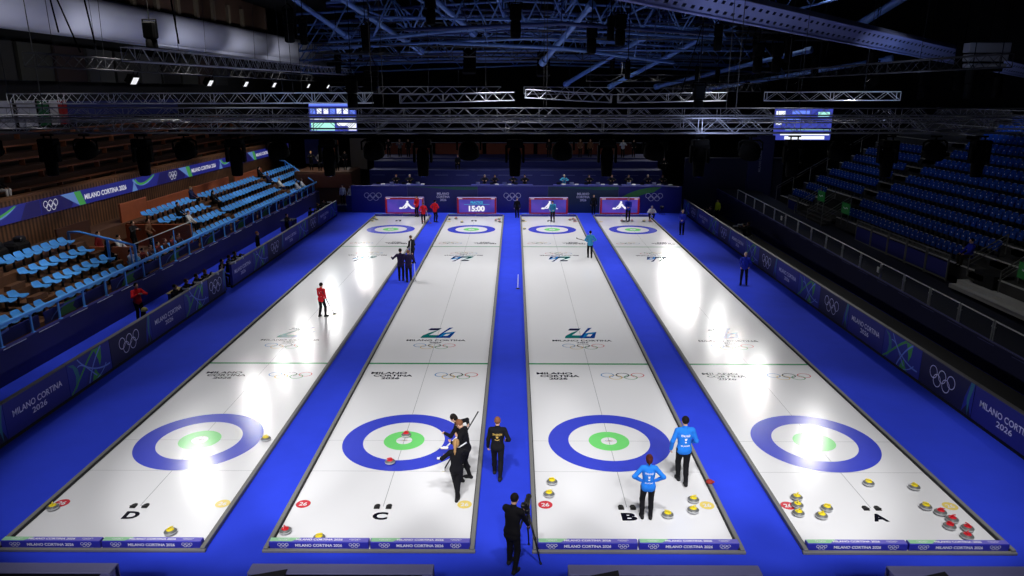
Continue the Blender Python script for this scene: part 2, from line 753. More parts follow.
def head(sd, J):
    hc, HR, hf, hu, hrt = J['hc'], J['HR'], J['hf'], J['hu'], J['hrt']
    sd.cone(J['neck'] - J['up'] * .03, hc - hu * .06 - hf * .015, .056, .05, .03)
    sd.ell(hc + hu * .02 - hf * .008, V(.076, .094, .098), HR, .02)
    sd.ell(hc - hu * .055 + hf * .02, V(.058, .068, .062), HR, .03)
    sd.cone(hc - hu * .1 + hf * .062 - hrt * .012, hc - hu * .1 + hf * .062 + hrt * .012, .02, .02, .02)
    sd.cone(hc + hu * .012 + hf * .086, hc - hu * .03 + hf * .108, .009, .0145, .012)
    sd.cone(hc + hu * .028 + hf * .083 - hrt * .035, hc + hu * .028 + hf * .083 + hrt * .035, .011, .011, .012)
    sd.cone(hc - hu * .062 + hf * .086 - hrt * .018, hc - hu * .062 + hf * .086 + hrt * .018, .0075, .0075, .006)
    for s in (-1, 1):
        sd.ell(hc + hrt * .079 * s - hu * .008 - hf * .012, V(.010, .02, .032), HR, .008)


def hair_sdf(J, style):
    hc, HR, hf, hu, hrt = J['hc'], J['HR'], J['hf'], J['hu'], J['hrt']
    sd = Sdf()
    c = hc + hu * .03 - hf * .022
    sd.ell(c, V(.088, .098, .102), HR, .02)
    if style in ('pony', 'bun', 'long', 'bob'):
        sd.ell(hc - hu * .03 - hf * .045, V(.08, .062, .085), HR, .03)
    if style == 'pony':
        b = hc + hu * .055 - hf * .115
        pts = [b, b - hf * .035 - hu * .05, b - hf * .035 - hu * .15, b - hf * .015 - hu * .26, b - hu * .34 + hf * .0]
        rr = [.032, .036, .036, .03, .012]
        for i in range(4):
            sd.cone(pts[i], pts[i + 1], rr[i], rr[i + 1], .02)
    if style == 'bun':
        b = hc + hu * .09 - hf * .085
        sd.ell(b, V(.045, .042, .04), HR, .015)
        sd.cone(hc - hu * .01 - hf * .1, hc - hu * .12 - hf * .1, .035, .02, .02)
    if style == 'long':
        sd.cone(hc - hf * .06 - hu * .03, hc - hf * .085 - hu * .2, .072, .06, .03)
    if style == 'cap':
        sd.ell(hc + hu * .045 + hf * .095, V(.07, .05, .012), HR, .01)
    return sd


SKIN = mat('skin', (214, 168, 140), .55, noise=.06, nscale=30)
BLACKCLOTH = mat('black_cloth', (14, 14, 20), .85, noise=.2, nscale=20)
FIG = {}


def figure_meshes(key, P, hvox=.0115, fine=True):
    """meshes of one stance, made once and shared by all who hold it"""
    if key in FIG:
        return FIG[key]
    J = pose_figure(P)
    out = dict(J=J)
    sd = Sdf()
    trunk(sd, J)
    arms(sd, J)
    legs(sd, J)
    for s in (-1, 1):
        feet(sd, J, s)
        add_hand(sd, J, s)
    head(sd, J)
    out['body'] = np_mesh('person', *sd.mesh(hvox), [SKIN])
    sd = Sdf()
    trunk(sd, J, .016, .10 if P.get('coat') else .035)
    arms(sd, J, .013, .03)
    sd.cone(J['neck'] - J['up'] * .05, J['neck'] + J['up'] * .035, .075, .066, .015)
    out['jacket'] = np_mesh('jacket', *sd.mesh(hvox * 1.1), [BLACKCLOTH])
    sd = Sdf()
    hip = J['hip']
    sd.cone(hip - V(.065, 0, .0), hip + V(.065, 0, -.0), .106, .106, .04)
    legs(sd, J, .011, .03)
    out['trousers'] = np_mesh('trousers', *sd.mesh(hvox * 1.1), [BLACKCLOTH])
    for s, nm in ((-1, 'shoe_a'), (1, 'shoe_b')):
        sd = Sdf()
        feet(sd, J, s, .008)
        out[nm] = np_mesh('shoe', *sd.mesh(hvox), [BLACKCLOTH])
    sd = hair_sdf(J, P.get('hair', 'short'))
    out['hair'] = np_mesh('hair', *sd.mesh(hvox), [BLACKCLOTH])
    mb = MB()
    for s in (-1, 1):
        p = J['hc'] + J['hu'] * .008 + J['hf'] * .083 + J['hrt'] * .031 * s
        T = Matrix.Translation(p)
        mb.lathe([(.0001, -.009), (.006, -.007), (.009, 0), (.006, .007), (.0001, .009)], 8, 0, T)
    o = mb.build('eyes', [mat('eye_dark', (40, 30, 26), .3)], None, True)
    out['eyes'] = o.data
    bpy.data.objects.remove(o)
    FIG[key] = out
    return out


def clad(name, me, parent, m, label=None):
    o = bpy.data.objects.new(name, me)
    COL.objects.link(o)
    o.parent = parent
    o.material_slots[0].link = 'OBJECT'
    o.material_slots[0].material = m
    if label:
        o['label'] = label
    return o


def person(key, P, loc, face, label, top, bottom, hair, group=None, size=1.0, shoes=None, skin=None, eyes=True, hvox=.0115):
    """face: heading in degrees, 0 looks away from the camera (towards +Y), 90 looks to the left (-X)"""
    F = figure_meshes(key, P, hvox)
    o = bpy.data.objects.new('person', F['body'])
    COL.objects.link(o)
    o.location = loc
    o.rotation_euler = (0, 0, math.radians(face))
    o.scale = (size,) * 3
    tag(o, label, 'person', group)
    if skin:
        o.material_slots[0].link = 'OBJECT'
        o.material_slots[0].material = skin
    clad('jacket', F['jacket'], o, top)
    clad('trousers', F['trousers'], o, bottom)
    clad('shoe', F['shoe_a'], o, shoes or BLACKCLOTH)
    clad('shoe', F['shoe_b'], o, shoes or BLACKCLOTH)
    clad('hair', F['hair'], o, hair)
    if eyes:
        e = bpy.data.objects.new('eyes', F['eyes'])
        COL.objects.link(e)
        e.parent = o
    return o


def back_text(o, F, lines, m, name='back_lettering'):
    """lettering laid on the back of a jacket: lines = (text, height above hip, width, letter height)"""
    me = F['jacket']
    bv = BVHTree.FromPolygons([v.co[:] for v in me.vertices], [p.vertices[:] for p in me.polygons])
    J = F['J']
    jk = [c for c in COL.objects if c.parent == o and c.name.startswith('jacket')][0]
    for s, z, w, h in lines:
        mb = MB()
        if s == 'emblem':
            poly = [(-.5, .5), (.5, .5), (.45, -.1), (0, -.5), (-.45, -.1)]
            v = [(x, y, 0) for x, y in poly]
            f = [(0, 1, 2, 3, 4)]
        else:
            v, f = text_geo(s, .02)
        c = J['hip'] + J['up'] * z
        vs = []
        for p in v:
            w0 = c + J['right'] * p[0] * w + J['up'] * p[1] * h
            st = Vector(w0 - J['fwd'] * .5)
            hit = bv.ray_cast(st, Vector(J['fwd']))
            vs.append(tuple((hit[0] - Vector(J['fwd']) * .005) if hit[0] else Vector(w0 - J['fwd'] * .13)))
        mb.add(vs, f)
        mb.build('back_emblem' if s == 'emblem' else name, m, jk)


def local_pt(P, loc, face, size=1.0):
    """world point into a figure's own frame"""
    M = Matrix.Translation(loc) @ Matrix.Rotation(math.radians(face), 4, 'Z') @ Matrix.Scale(size, 4)
    return np.array(M.inverted() @ Vector(P))


def world_pt(p, loc, face, size=1.0):
    M = Matrix.Translation(loc) @ Matrix.Rotation(math.radians(face), 4, 'Z') @ Matrix.Scale(size, 4)
    return M @ Vector(p)

# ------------------------------------------------------------------ floor and hall shell
def ice_mat():
    m = mat('pebbled_ice', (226, 226, 230), .2, spec=.5)
    nt = m.node_tree
    b = nt.nodes['Principled BSDF']
    tc = nt.nodes.new('ShaderNodeTexCoord')
    n1 = nt.nodes.new('ShaderNodeTexNoise')
    n1.inputs['Scale'].default_value = 26
    n1.inputs['Detail'].default_value = 5
    n2 = nt.nodes.new('ShaderNodeTexNoise')
    n2.inputs['Scale'].default_value = .55
    n2.inputs['Detail'].default_value = 2
    mp = nt.nodes.new('ShaderNodeMapping')
    mp.inputs['Scale'].default_value = (1.2, .25, 1)
    nt.links.new(tc.outputs['Object'], n1.inputs['Vector'])
    nt.links.new(tc.outputs['Object'], mp.inputs['Vector'])
    nt.links.new(mp.outputs['Vector'], n2.inputs['Vector'])
    mr = nt.nodes.new('ShaderNodeMapRange')
    mr.inputs['To Min'].default_value = .17
    mr.inputs['To Max'].default_value = .23
    nt.links.new(n2.outputs['Fac'], mr.inputs['Value'])
    nt.links.new(mr.outputs['Result'], b.inputs['Roughness'])
    mx = nt.nodes.new('ShaderNodeMix')
    mx.data_type = 'RGBA'
    mx.inputs['A'].default_value = lin((230, 230, 234))
    mx.inputs['B'].default_value = lin((235, 235, 238))
    nt.links.new(n2.outputs['Fac'], mx.inputs['Factor'])
    nt.links.new(mx.outputs['Result'], b.inputs['Base Color'])
    bp = nt.nodes.new('ShaderNodeBump')
    bp.inputs['Strength'].default_value = .12
    bp.inputs['Distance'].default_value = .004
    nt.links.new(n1.outputs['Fac'], bp.inputs['Height'])
    nt.links.new(bp.outputs['Normal'], b.inputs['Normal'])
    return m


ICE = ice_mat()


def under_ice(name, rgb):
    return mat('paint_' + name, rgb, .2, spec=.5, noise=.05, nscale=3)


P_BLUE = under_ice('blue', (62, 74, 205))
P_GREEN = under_ice('green', (120, 222, 122))
P_HOG = under_ice('hog_green', (52, 152, 92))
P_LINE = under_ice('line_grey', (138, 140, 146))
P_BLACK = under_ice('black', (12, 13, 26))
P_NAVY = under_ice('navy', (14, 16, 66))
P_TEAL = under_ice('teal', (10, 112, 112))
P_MID = under_ice('mid_blue', (10, 62, 140))
P_CYAN = under_ice('cyan', (22, 120, 180))
P_RBLUE = under_ice('ring_blue', (60, 130, 190))
P_RYEL = under_ice('ring_yellow', (214, 180, 90))
P_RRED = under_ice('ring_red', (206, 84, 88))
P_RGRN = under_ice('ring_green', (70, 150, 90))
P_RBLK = under_ice('ring_black', (40, 42, 46))
P_DRED = under_ice('disc_red', (206, 60, 72))
P_DYEL = under_ice('disc_yellow', (236, 212, 116))
P_WHITE = under_ice('white', (232, 232, 236))
GREY_FOAM = mat('grey_divider_foam', (116, 116, 115), .8, noise=.1, nscale=12)
DARK_FOAM = mat('dark_divider_foam', (30, 30, 34), .9)
CARPET = mat('blue_carpet', (45, 67, 216), .95, noise=.10, nscale=1.2, spec=.1)
NAVY_FAB = mat('navy_fabric', (30, 30, 112), .8, noise=.1, nscale=2)

mb = MB()
mb.box((0, 14, -.12), (40, 62, .2), 0)
tag(mb.build('floor', [CARPET]), kind='structure')


def emblem_26(mb, w, h, cx, cy, z, sg, mi):
    """two linked figures drawn as one slanting ribbon, teal to navy to blue; mi = material slots"""
    def T(p):
        return (cx + sg * (p[0] - .5) * w, cy + sg * (p[1] - .5) * h)
    def st(pts, wd, m):
        stroke(mb, [T(p) for p in pts], wd, z, m)
    t = .15 * h
    def poly(ps, m, dz=0):
        mb.flat([T(p) for p in ps], z + dz, m)
    poly([(.16, .74), (.23, .92), (.56, .92), (.46, .74)], mi[0])
    poly([(.46, .74), (.56, .92), (.40, .58), (.24, .30), (.02, .06), (.06, .26), (.24, .52)], mi[1])
    poly([(.02, .06), (.24, .30), (.52, .30), (.43, .06)], mi[1])
    poly([(.43, .06), (.52, .30), (.78, .97), (.90, .99), (.66, .50), (.53, .06)], mi[2])
    poly([(.53, .06), (.66, .50), (1.0, .62), (.92, .44), (.74, .40), (.66, .22)], mi[3])
    poly([(.53, .06), (.66, .22), (.78, .22), (.86, .42), (1.0, .62), (.88, .06)], mi[2], .0004)


def make_sheet(letter, cx, label):
    root = thing('curling_sheet', label, 'ice sheet', (cx, 0, 0))
    y0, y1, hw = -5.42, 40.92, 2.3
    mb = MB()
    mb.box((0, (y0 + y1) / 2, -.01), (2 * hw, y1 - y0, .02))
    mb.build('ice_surface', [ICE], root)
    for yc in (0, TEE):
        mb = MB()
        mb.annulus(0, yc, 1.22, 1.83, .003, 96, 0)
        mb.annulus(0, yc, .24, .61, .003, 64, 1)
        mb.build('house_rings', [P_BLUE, P_GREEN], root)
        mb = MB()
        put_rings(mb, Matrix.Translation((0, yc, 0)), .22, 0, 0, .0035, (0, 1, 2, 3, 4), .25)
        mb.build('button_mark', [P_RBLUE, P_RBLK, P_RRED, P_RYEL, P_RGRN], root)
    mb = MB()
    for yl in (6.40, TEE - 6.40):
        mb = MB()
        mb.box((0, yl, .0045), (2 * hw, .13, .002))
        mb.build('hog_line', [P_HOG], root)
    mb = MB()
    mb.box((0, TEE / 2, .002), (.013, TEE + 7.2, .001))
    for yl in (0, TEE, -1.83, TEE + 1.83):
        mb.box((0, yl, .0018), (2 * hw, .009, .001))
    mb.build('guide_lines', [P_LINE], root)
    for sg, base in ((1, 0.0), (-1, TEE)):
        def Y(v):
            return base + sg * v
        mb = MB()
        emblem_26(mb, 1.48, 1.52, 0, Y(10.1), .005, sg, (0, 1, 2, 3))
        mb.build('number_emblem', [P_NAVY, P_TEAL, P_MID, P_CYAN], root)
        mb = MB()
        R = Matrix.Rotation(0 if sg > 0 else PI, 4, 'Z')
        put_text(mb, 'MILANO CORTINA', Matrix.Translation((0, Y(9.12), .0045)) @ R, 2.5, .2, 0, .02)
        put_text(mb, '2026', Matrix.Translation((0, Y(8.86), .0045)) @ R, .5, .13, 0, .02)
        mb.build('emblem_lettering', [P_BLACK], root)
        mb = MB()
        put_rings(mb, Matrix.Translation((0, Y(8.38), .0045)) @ R, 1.75, 0, 0, 0, (0, 1, 2, 3, 4), .13, .8)
        mb.build('emblem_rings', [P_RBLUE, P_RBLK, P_RRED, P_RYEL, P_RGRN], root)
        mb = MB()
        for s, dx, dy, w in (('MILANO', -1.36, 5.42, 1.34), ('CORTINA', -1.18, 5.16, 1.45), ('2026', -1.24, 4.91, .68)):
            put_text(mb, s, Matrix.Translation((sg * dx, Y(dy), .0045)) @ R, w, .2, 0, .035)
        mb.build('hog_lettering', [P_BLACK], root)
        mb = MB()
        put_rings(mb, Matrix.Translation((sg * 1.16, Y(5.16), .0045)) @ R, 1.62, 0, 0, 0, (0, 1, 2, 3, 4), .15, .85)
        mb.build('hog_rings', [P_RBLUE, P_RBLK, P_RRED, P_RYEL, P_RGRN], root)
        for k, (dx, m) in enumerate(((-2.06, P_DRED), (2.06, P_DYEL))):
            mb = MB()
            M = Matrix.Translation((sg * dx, Y(-3.5), .004)) @ R
            mb.disc(0, 0, .185, 0, 36, 0, M)
            put_text(mb, '26', M, .2, .16, 1, .02, 0, 0, .001)
            mb.build('corner_disc', [m, P_WHITE], root)
        mb = MB()
        put_text(mb, letter, Matrix.Translation((0, Y(-4.03), .0045)) @ R, .38, .34, 0, .05)
        mb.build('sheet_letter', [P_BLACK], root)
    for sx in (-1, 1):
        mb = MB()
        mb.box((sx * 2.365, (y0 + y1) / 2, .04), (.105, y1 - y0 + .1, .12), 0, 0, .012)
        mb.box((sx * 2.303, (y0 + y1) / 2, .03), (.018, y1 - y0, .085), 1)
        mb.build('side_divider', [GREY_FOAM, DARK_FOAM], root)
    for ye in (y0 - .045, y1 + .045):
        mb = MB()
        mb.box((0, ye, .015), (4.88, .09, .07), 0, 0, .012)
        mb.build('end_divider', [GREY_FOAM, DARK_FOAM], root)
    return root


SHEETS = {}
for L, k, lb in (('D', -1.5, 'white curling sheet lettered D, leftmost of the four, with one player in red on it'),
                 ('C', -.5, 'white curling sheet lettered C with red stones in its near house'),
                 ('B', .5, 'white curling sheet lettered B with two blue-jacketed players at its near end'),
                 ('A', 1.5, 'white curling sheet lettered A, the rightmost, with yellow and red stones gathered behind its house')):
    SHEETS[L] = make_sheet(L, k * S, lb)
CX = {'D': -1.5 * S, 'C': -.5 * S, 'B': .5 * S, 'A': 1.5 * S}

# hacks: a pair of rubber footholds at each end of each sheet
RUBBER = mat('black_rubber', (12, 12, 14), .7)
for L in 'DCBA':
    for end, y, sg in (('near', -3.62, 1), ('far', TEE + 3.62, -1)):
        t = thing('hack', 'pair of black rubber footholds in the ice at the %s end of sheet %s' % (end, L), 'hack', (CX[L], y, .001), 0, 'footholds of the sheets')
        for sx in (-1, 1):
            mb = MB()
            M = Matrix.Translation((sx * .15, 0, 0)) @ Matrix.Rotation(0 if sg > 0 else PI, 4, 'Z') @ Matrix.Diagonal((.85, .82, .9, 1))
            mb.prism([(-.085, -.12), (.085, -.12), (.085, .06), (.05, .13), (-.03, .13), (-.085, .06)], 0, .02, 0, M)
            v = [(-.075, -.1, .02), (.075, -.1, .02), (.075, .02, .02), (-.075, .02, .02), (-.075, -.1, .075), (.075, -.1, .075)]
            mb.add(v, [(0, 1, 5, 4), (4, 5, 2, 3), (0, 4, 3), (1, 2, 5), (3, 2, 1, 0)], 0, M)
            mb.build('foothold', [RUBBER], t)

# low back boards across both ends of each sheet, two to an end
BB_FRONT = mat('back_board_blue', (44, 46, 168), .5)
BB_TOP = mat('back_board_violet', (104, 98, 196), .5)
BB_GREEN = mat('back_board_green', (150, 205, 160), .5)
SIGN_WHITE = mat('sign_white', (236, 236, 244), .6)


def back_board(L, side, end):
    x = CX[L] + side * 1.165
    y = -5.3 if end == 'near' else 40.8
    lr = ('right' if side > 0 else 'left')
    t = thing('back_board', 'low blue back board with white lettering, %s half of the %s end of sheet %s' % (lr, end, L), 'back board', (x, y, .002), 0, 'low back boards of the sheets')
    mb = MB()
    mb.box((0, 0, .095), (2.3, .17, .19), 0, 0, .012)
    bd = mb.build('board', [BB_FRONT], t)
    mb = MB()
    mb.box((0, 0, .1915), (2.27, .145, .005), 0)
    tp = mb.build('top_panel', [BB_TOP], t)
    mb = MB()
    mb.flat([(-1.13, -.07), (-.62, -.07), (-.45, .07), (-1.13, .07)], .1955)
    mb.build('green_corner', [BB_GREEN], tp)
    mb = MB()
    F = frame((0, -.0875, .1), (1, 0, 0), (0, 0, 1)) if end == 'near' else frame((0, .0875, .1), (-1, 0, 0), (0, 0, 1))
    put_text(mb, 'MILANO CORTINA 2026', F, 1.08, .075, 0, .03)
    mb.build('front_lettering', [SIGN_WHITE], bd)
    F2 = Matrix.Translation((0, 0, .196))
    mb = MB()
    put_text(mb, 'MILANO CORTINA 2026', F2, 1.08, .07, 0, .03)
    mb.build('top_lettering', [SIGN_WHITE], tp)
    for fr, q, par in ((F, 1.0, bd), (F2, .6, tp)):
        for sx in (-1, 1):
            mb = MB()
            put_rings(mb, fr, .25, sx * .82, 0, 0, (0,) * 5, .26, q)
            mb.build('interlocking_rings', [SIGN_WHITE], par)


for L in 'DCBA':
    for e in ('near', 'far'):
        for sd in (-1, 1):
            back_board(L, sd, e)

# ------------------------------------------------------------------ curling stones
GRANITE = mat('granite', (104, 106, 106), .35, noise=.35, nscale=60)
BAND = mat('granite_band', (186, 188, 190), .6, noise=.3, nscale=80)
Y_PL = mat('yellow_plastic', (236, 214, 40), .35)
R_PL = mat('red_plastic', (214, 28, 44), .35)


def make_stone(col, m, label):
    t = thing('curling_stone', label, 'curling stone')
    mb = MB()
    mb.lathe([(.05, .004), (.064, .0), (.075, .006), (.118, .022), (.141, .045), (.1455, .058), (.1455, .066), (.141, .08), (.122, .102), (.09, .1135), (.03, .115)], 28)
    mb.build('stone_body', [GRANITE], t, True)
    mb = MB()
    mb.lathe([(.127, .028), (.143, .040), (.1472, .052), (.1472, .070), (.1445, .076)], 28, 0, None, False)
    mb.build('striking_band', [BAND], t, True)
    mb = MB()
    mb.lathe([(.02, .114), (.088, .114), (.088, .119), (.078, .127), (.02, .131)], 24)
    mb.tube([(-.052, 0, .128), (-.056, 0, .152), (-.046, 0, .170), (-.02, 0, .176), (.03, 0, .174), (.075, 0, .166), (.088, 0, .160)],
            [.012, .0125, .013, .0135, .0135, .012, .008], 10)
    mb.build('handle', [m], t, True)
    remember(t)
    return t


STONES = dict(y=make_stone('y', Y_PL, 'x'), r=make_stone('r', R_PL, 'x'))
_used = set()


def stone(col, x, y, label, group=None, rz=None):
    root = STONES[col]
    rz = rnd.uniform(0, 6.28) if rz is None else rz
    if col not in _used:
        _used.add(col)
        root.location = (x, y, .003)
        root.rotation_euler = (0, 0, rz)
        root['label'] = label
        if group:
            root['group'] = group
        return root
    return dup(root, (x, y, .003), rz, label, group)

# placed stones
for L, lst in (('D', [('y', -11.38, -3.78, 'yellow-handled stone at the edge of sheet D, beside the red disc'),
                      ('y', -7.94, -4.81, 'yellow-handled stone standing alone just behind the back boards of sheet D'),
                      ('y', -7.26, -.03, 'yellow-handled stone at the edge of sheet D, level with the near house')]),
               ('C', [('r', -3.07, .26, 'red-handled stone on the green centre of the near house on sheet C'),
                      ('r', -3.28, -1.41, 'red-handled stone on the blue ring at the front of the near house, sheet C'),
                      ('r', -5.22, -4.75, 'red-handled stone in the near corner of sheet C, below the red disc'),
                      ('y', -4.34, -5.04, 'yellow-handled stone half hidden behind the back board of sheet C')]),
               ('B', [('y', 1.25, -2.47, 'yellow-handled stone by the left edge of sheet B, the farther of two'),
                      ('y', 1.14, -3.09, 'yellow-handled stone just above the red disc on sheet B'),
                      ('y', 4.04, -4.02, 'yellow-handled stone next to the feet of the woman in blue on sheet B'),
                      ('y', 4.84, -3.33, 'yellow-handled stone beside the yellow disc of sheet B, farther of two'),
                      ('y', 4.72, -3.81, 'yellow-handled stone just below the yellow disc of sheet B')]),
               ('A', [('y', 9.73, -2.49, 'yellow-handled stone alone between the near house and the footholds of sheet A'),
                      ('y', 10.85, -2.68, 'yellow-handled stone alone near the right edge of sheet A'),
                      ('y', 7.54, -3.2, 'yellow-handled stone, farthest of three in line by the red disc of sheet A'),
                      ('y', 7.42, -3.57, 'yellow-handled stone, middle of three in line by the red disc of sheet A'),
                      ('y', 7.31, -3.93, 'yellow-handled stone, nearest of three in line by the red disc of sheet A'),
                      ('y', 8.11, -3.7, 'yellow-handled stone of the pair left of the letter A, the farther one'),
                      ('y', 7.84, -4.04, 'yellow-handled stone of the pair left of the letter A, the nearer one'),
                      ('y', 10.64, -3.62, 'yellow-handled stone touching the line of red stones on sheet A'),
                      ('r', 10.87, -3.87, 'red-handled stone right behind the yellow one below the yellow disc, sheet A'),
                      ('r', 10.98, -4.18, 'red-handled stone, second from the yellow disc on sheet A'),
                      ('r', 10.75, -4.47, 'red-handled stone, third from the yellow disc on sheet A'),
                      ('r', 11.13, -4.55, 'red-handled stone of the nearest pair on sheet A, the farther one'),
                      ('r', 10.93, -4.87, 'red-handled stone closest to the back board on sheet A')])):
    for c, x, y, lb in lst:
        stone(c, x, y, lb, 'curling stones at the near ends')
for c, x, y, lb in [('y', -11.38, 39.34, 'yellow-handled stone in the far left corner of sheet D, farthest of three'),
                    ('y', -11.12, 38.8, 'yellow-handled stone in the far left corner of sheet D, middle of three'),
                    ('y', -11.39, 38.28, 'yellow-handled stone in the far left corner of sheet D, nearest of three'),
                    ('y', -5.13, 39.0, 'yellow-handled stone in the far left corner of sheet C'),
                    ('r', -4.63, 39.32, 'red-handled stone near the far left corner of sheet C'),
                    ('y', -4.02, 37.66, 'yellow-handled stone left of the far footholds on sheet C'),
                    ('y', -1.05, 39.12, 'yellow-handled stone in the far right corner of sheet C'),
                    ('r', -1.0, 37.93, 'red-handled stone by the far right corner of sheet C'),
                    ('r', -1.3, 38.5, 'red-handled stone in the cluster at the far right corner of sheet C'),
                    ('y', .92, 38.42, 'yellow-handled stone in the far left corner of sheet B'),
                    ('y', .97, 34.76, 'dark stone alone left of the far house on sheet B'),
                    ('r', 5.03, 39.19, 'red-handled stone in the far right corner of sheet B, farthest of three'),
                    ('r', 5.12, 38.4, 'red-handled stone in the far right corner of sheet B, nearest of three'),
                    ('r', 4.75, 38.8, 'red-handled stone in the far right corner of sheet B, middle of three'),
                    ('r', 8.95, 38.37, 'red-handled stone beside the far footholds of sheet A, left one'),
                    ('r', 9.75, 38.3, 'red-handled stone beside the far footholds of sheet A, right one'),
                    ('y', 10.73, 38.3, 'yellow-handled stone in the far right corner of sheet A'),
                    ('r', 11.2, 38.2, 'red-handled stone in the far right corner of sheet A')]:
    stone(c, x, y, lb, 'curling stones at the far ends')

# ------------------------------------------------------------------ perimeter boards
PB_TEXT = mat('board_blue', (32, 36, 128), .5, noise=.08, nscale=1)
PB_NAVY = mat('board_navy', (16, 14, 54), .5)
PB_MID = mat('board_mid_blue', (36, 46, 146), .5)
PB_LBLUE = mat('board_light_blue', (120, 150, 226), .5)
PB_GREEN = mat('board_green', (78, 170, 70), .5)
PB_TEAL = mat('board_teal', (50, 130, 130), .5)
RAIL_GREY = mat('board_rail_grey', (84, 82, 90), .6)
BASE_SHADE = mat('black_base_shade', (10, 10, 18), .8)  # black strip in place of the shaded gap under the boards
RING_W = SIGN_WHITE


def swoosh(mb, M, w, h, z=.002):
    """criss-crossing ribbons of light blue and green, as on the boards; slots: 0 light blue, 1 green, 2 mid blue, 3 teal"""
    def T(p):
        return ((p[0] - .5) * w, p[1] * h)
    def ribbon(a, b, c, d, w0, w1, m, dz):
        pts = [T(p) for p in bez(a, b, c, d, 14)]
        n = len(pts)
        stroke(mb, pts, [w0 + (w1 - w0) * i / (n - 1) for i in range(n)], z + dz, m, M)
    def patch(ps, m, dz):
        mb.flat([T(p) for p in ps], z + dz, m, M)
    patch([(.0, .95), (.12, .9), (.2, .7), (.22, .45), (.17, .2), (.1, .05), (.14, .5), (.1, .8)], 3, 0)
    patch([(.62, .98), (.80, .98), (.78, .6), (.72, .35), (.70, .6)], 1, .0006)
    patch([(.34, .02), (.40, .02), (.48, .26), (.60, .42), (.52, .52), (.42, .32)], 2, .0006)
    patch([(.50, .02), (.72, .02), (.66, .14), (.60, .36), (.55, .22)], 1, .0009)
    ribbon((.0, .02), (.22, .30), (.40, .75), (.62, .98), .06, .10, 1, .0012)
    ribbon((.22, .98), (.34, .60), (.62, .20), (.98, .24), .05, .06, 0, .0015)
    ribbon((.20, .74), (.34, .86), (.50, .30), (.62, .12), .04, .05, 0, .0018)
    ribbon((.42, .02), (.50, .40), (.66, .80), (.80, .98), .06, .07, 0, .0021)
    ribbon((.88, .34), (.80, .14), (.70, .06), (.62, .02), .05, .03, 0, .0024)


def perimeter_panel(kind, x, y0, y1, sgn, label):
    """sgn=+1: on the left side facing the ice (+X)"""
    yc, L = (y0 + y1) / 2, y1 - y0
    t = thing('perimeter_board', label, 'perimeter board', (x, yc, -.02), 0, 'perimeter boards along the ice hall')
    H = 1.26
    base = dict(text=PB_TEXT, swoosh=PB_MID, rings=PB_NAVY)[kind]
    mb = MB()
    mb.box((-sgn * .07, 0, .14 + (H - .14) / 2), (.14, L - .012, H - .14), 0, 0, .01)
    pn = mb.build('panel', [base], t)
    mb = MB()
    mb.box((-sgn * .10, 0, .07), (.10, L - .012, .14))
    mb.build('base_shade', [BASE_SHADE], t)
    mb = MB()
    mb.box((-sgn * .07, 0, H + .018), (.17, L - .012, .036), 0, 0, .01)
    mb.build('top_rail', [RAIL_GREY], t)
    F = frame((sgn * .002, 0, .14), (0, sgn, 0), (0, 0, 1))
    h = H - .14
    if kind == 'text':
        mb = MB()
        put_text(mb, 'MILANO CORTINA', F, 2.45, .21, 0, .015, 0, .66, .001)
        put_text(mb, '2026', F, .72, .19, 0, .015, 0, .38, .001)
        mb.build('lettering', [SIGN_WHITE], pn)
    elif kind == 'rings':
        off = -.2
        mb = MB()
        put_rings(mb, F, 1.5, off, .56, .001, (0,) * 5, .14)
        mb.build('interlocking_rings', [RING_W], pn)
        mb = MB()
        e = L / 2 - .01
        mb.flat([(e, 0), (e, h), (e - .22, h), (e - .42, h * .5), (e - .5, 0), (e - .2, h * .4)], .001, 0, F)
        mb.flat([(e - .02, h), (e - .2, h), (e - .3, h * .45), (e - .18, 0), (e - .16, h * .5)], .002, 1, F)
        mb.build('edge_ribbons', [PB_MID, PB_TEAL], pn)
    else:
        mb = MB()
        swoosh(mb, F, 2.5, h)
        mb.build('ribbons', [PB_LBLUE, PB_GREEN, PB_TEXT, PB_TEAL], pn)
    return t


PER = 8.92
cnt = {}
for side, x, sgn in (('left', -14.88, 1), ('right', 14.82, -1)):
    for n in range(-1, 5):
        b = n * PER
        if side == 'left':
            seq = [('text', b - .25, b + 2.9), ('swoosh', b + 2.9, b + 5.55), ('rings', b + 5.55, b + 8.67)]
            if n == 1:
                seq[2] = ('rings', b + 5.55, b + 7.75)
        else:
            seq = [('rings', b + 1.45, b + 4.55), ('swoosh', b + 4.55, b + 7.25), ('text', b + 7.25, b + 10.37)]
        for k, a, c in seq:
            if c < -4 or a > 41.5:
                continue
            c = min(c, 42.4)
            if c - a < 1.5:
                continue
            w = dict(text='blue board with white lettering', swoosh='board with green and blue ribbons', rings='navy board with five rings')[k]
            cnt[(side, k)] = cnt.get((side, k), -1) + 1
            perimeter_panel(k, x, a, c, sgn, '%s, %s such from the near end, %s side' % (w, ordinal(cnt[(side, k)]), side))

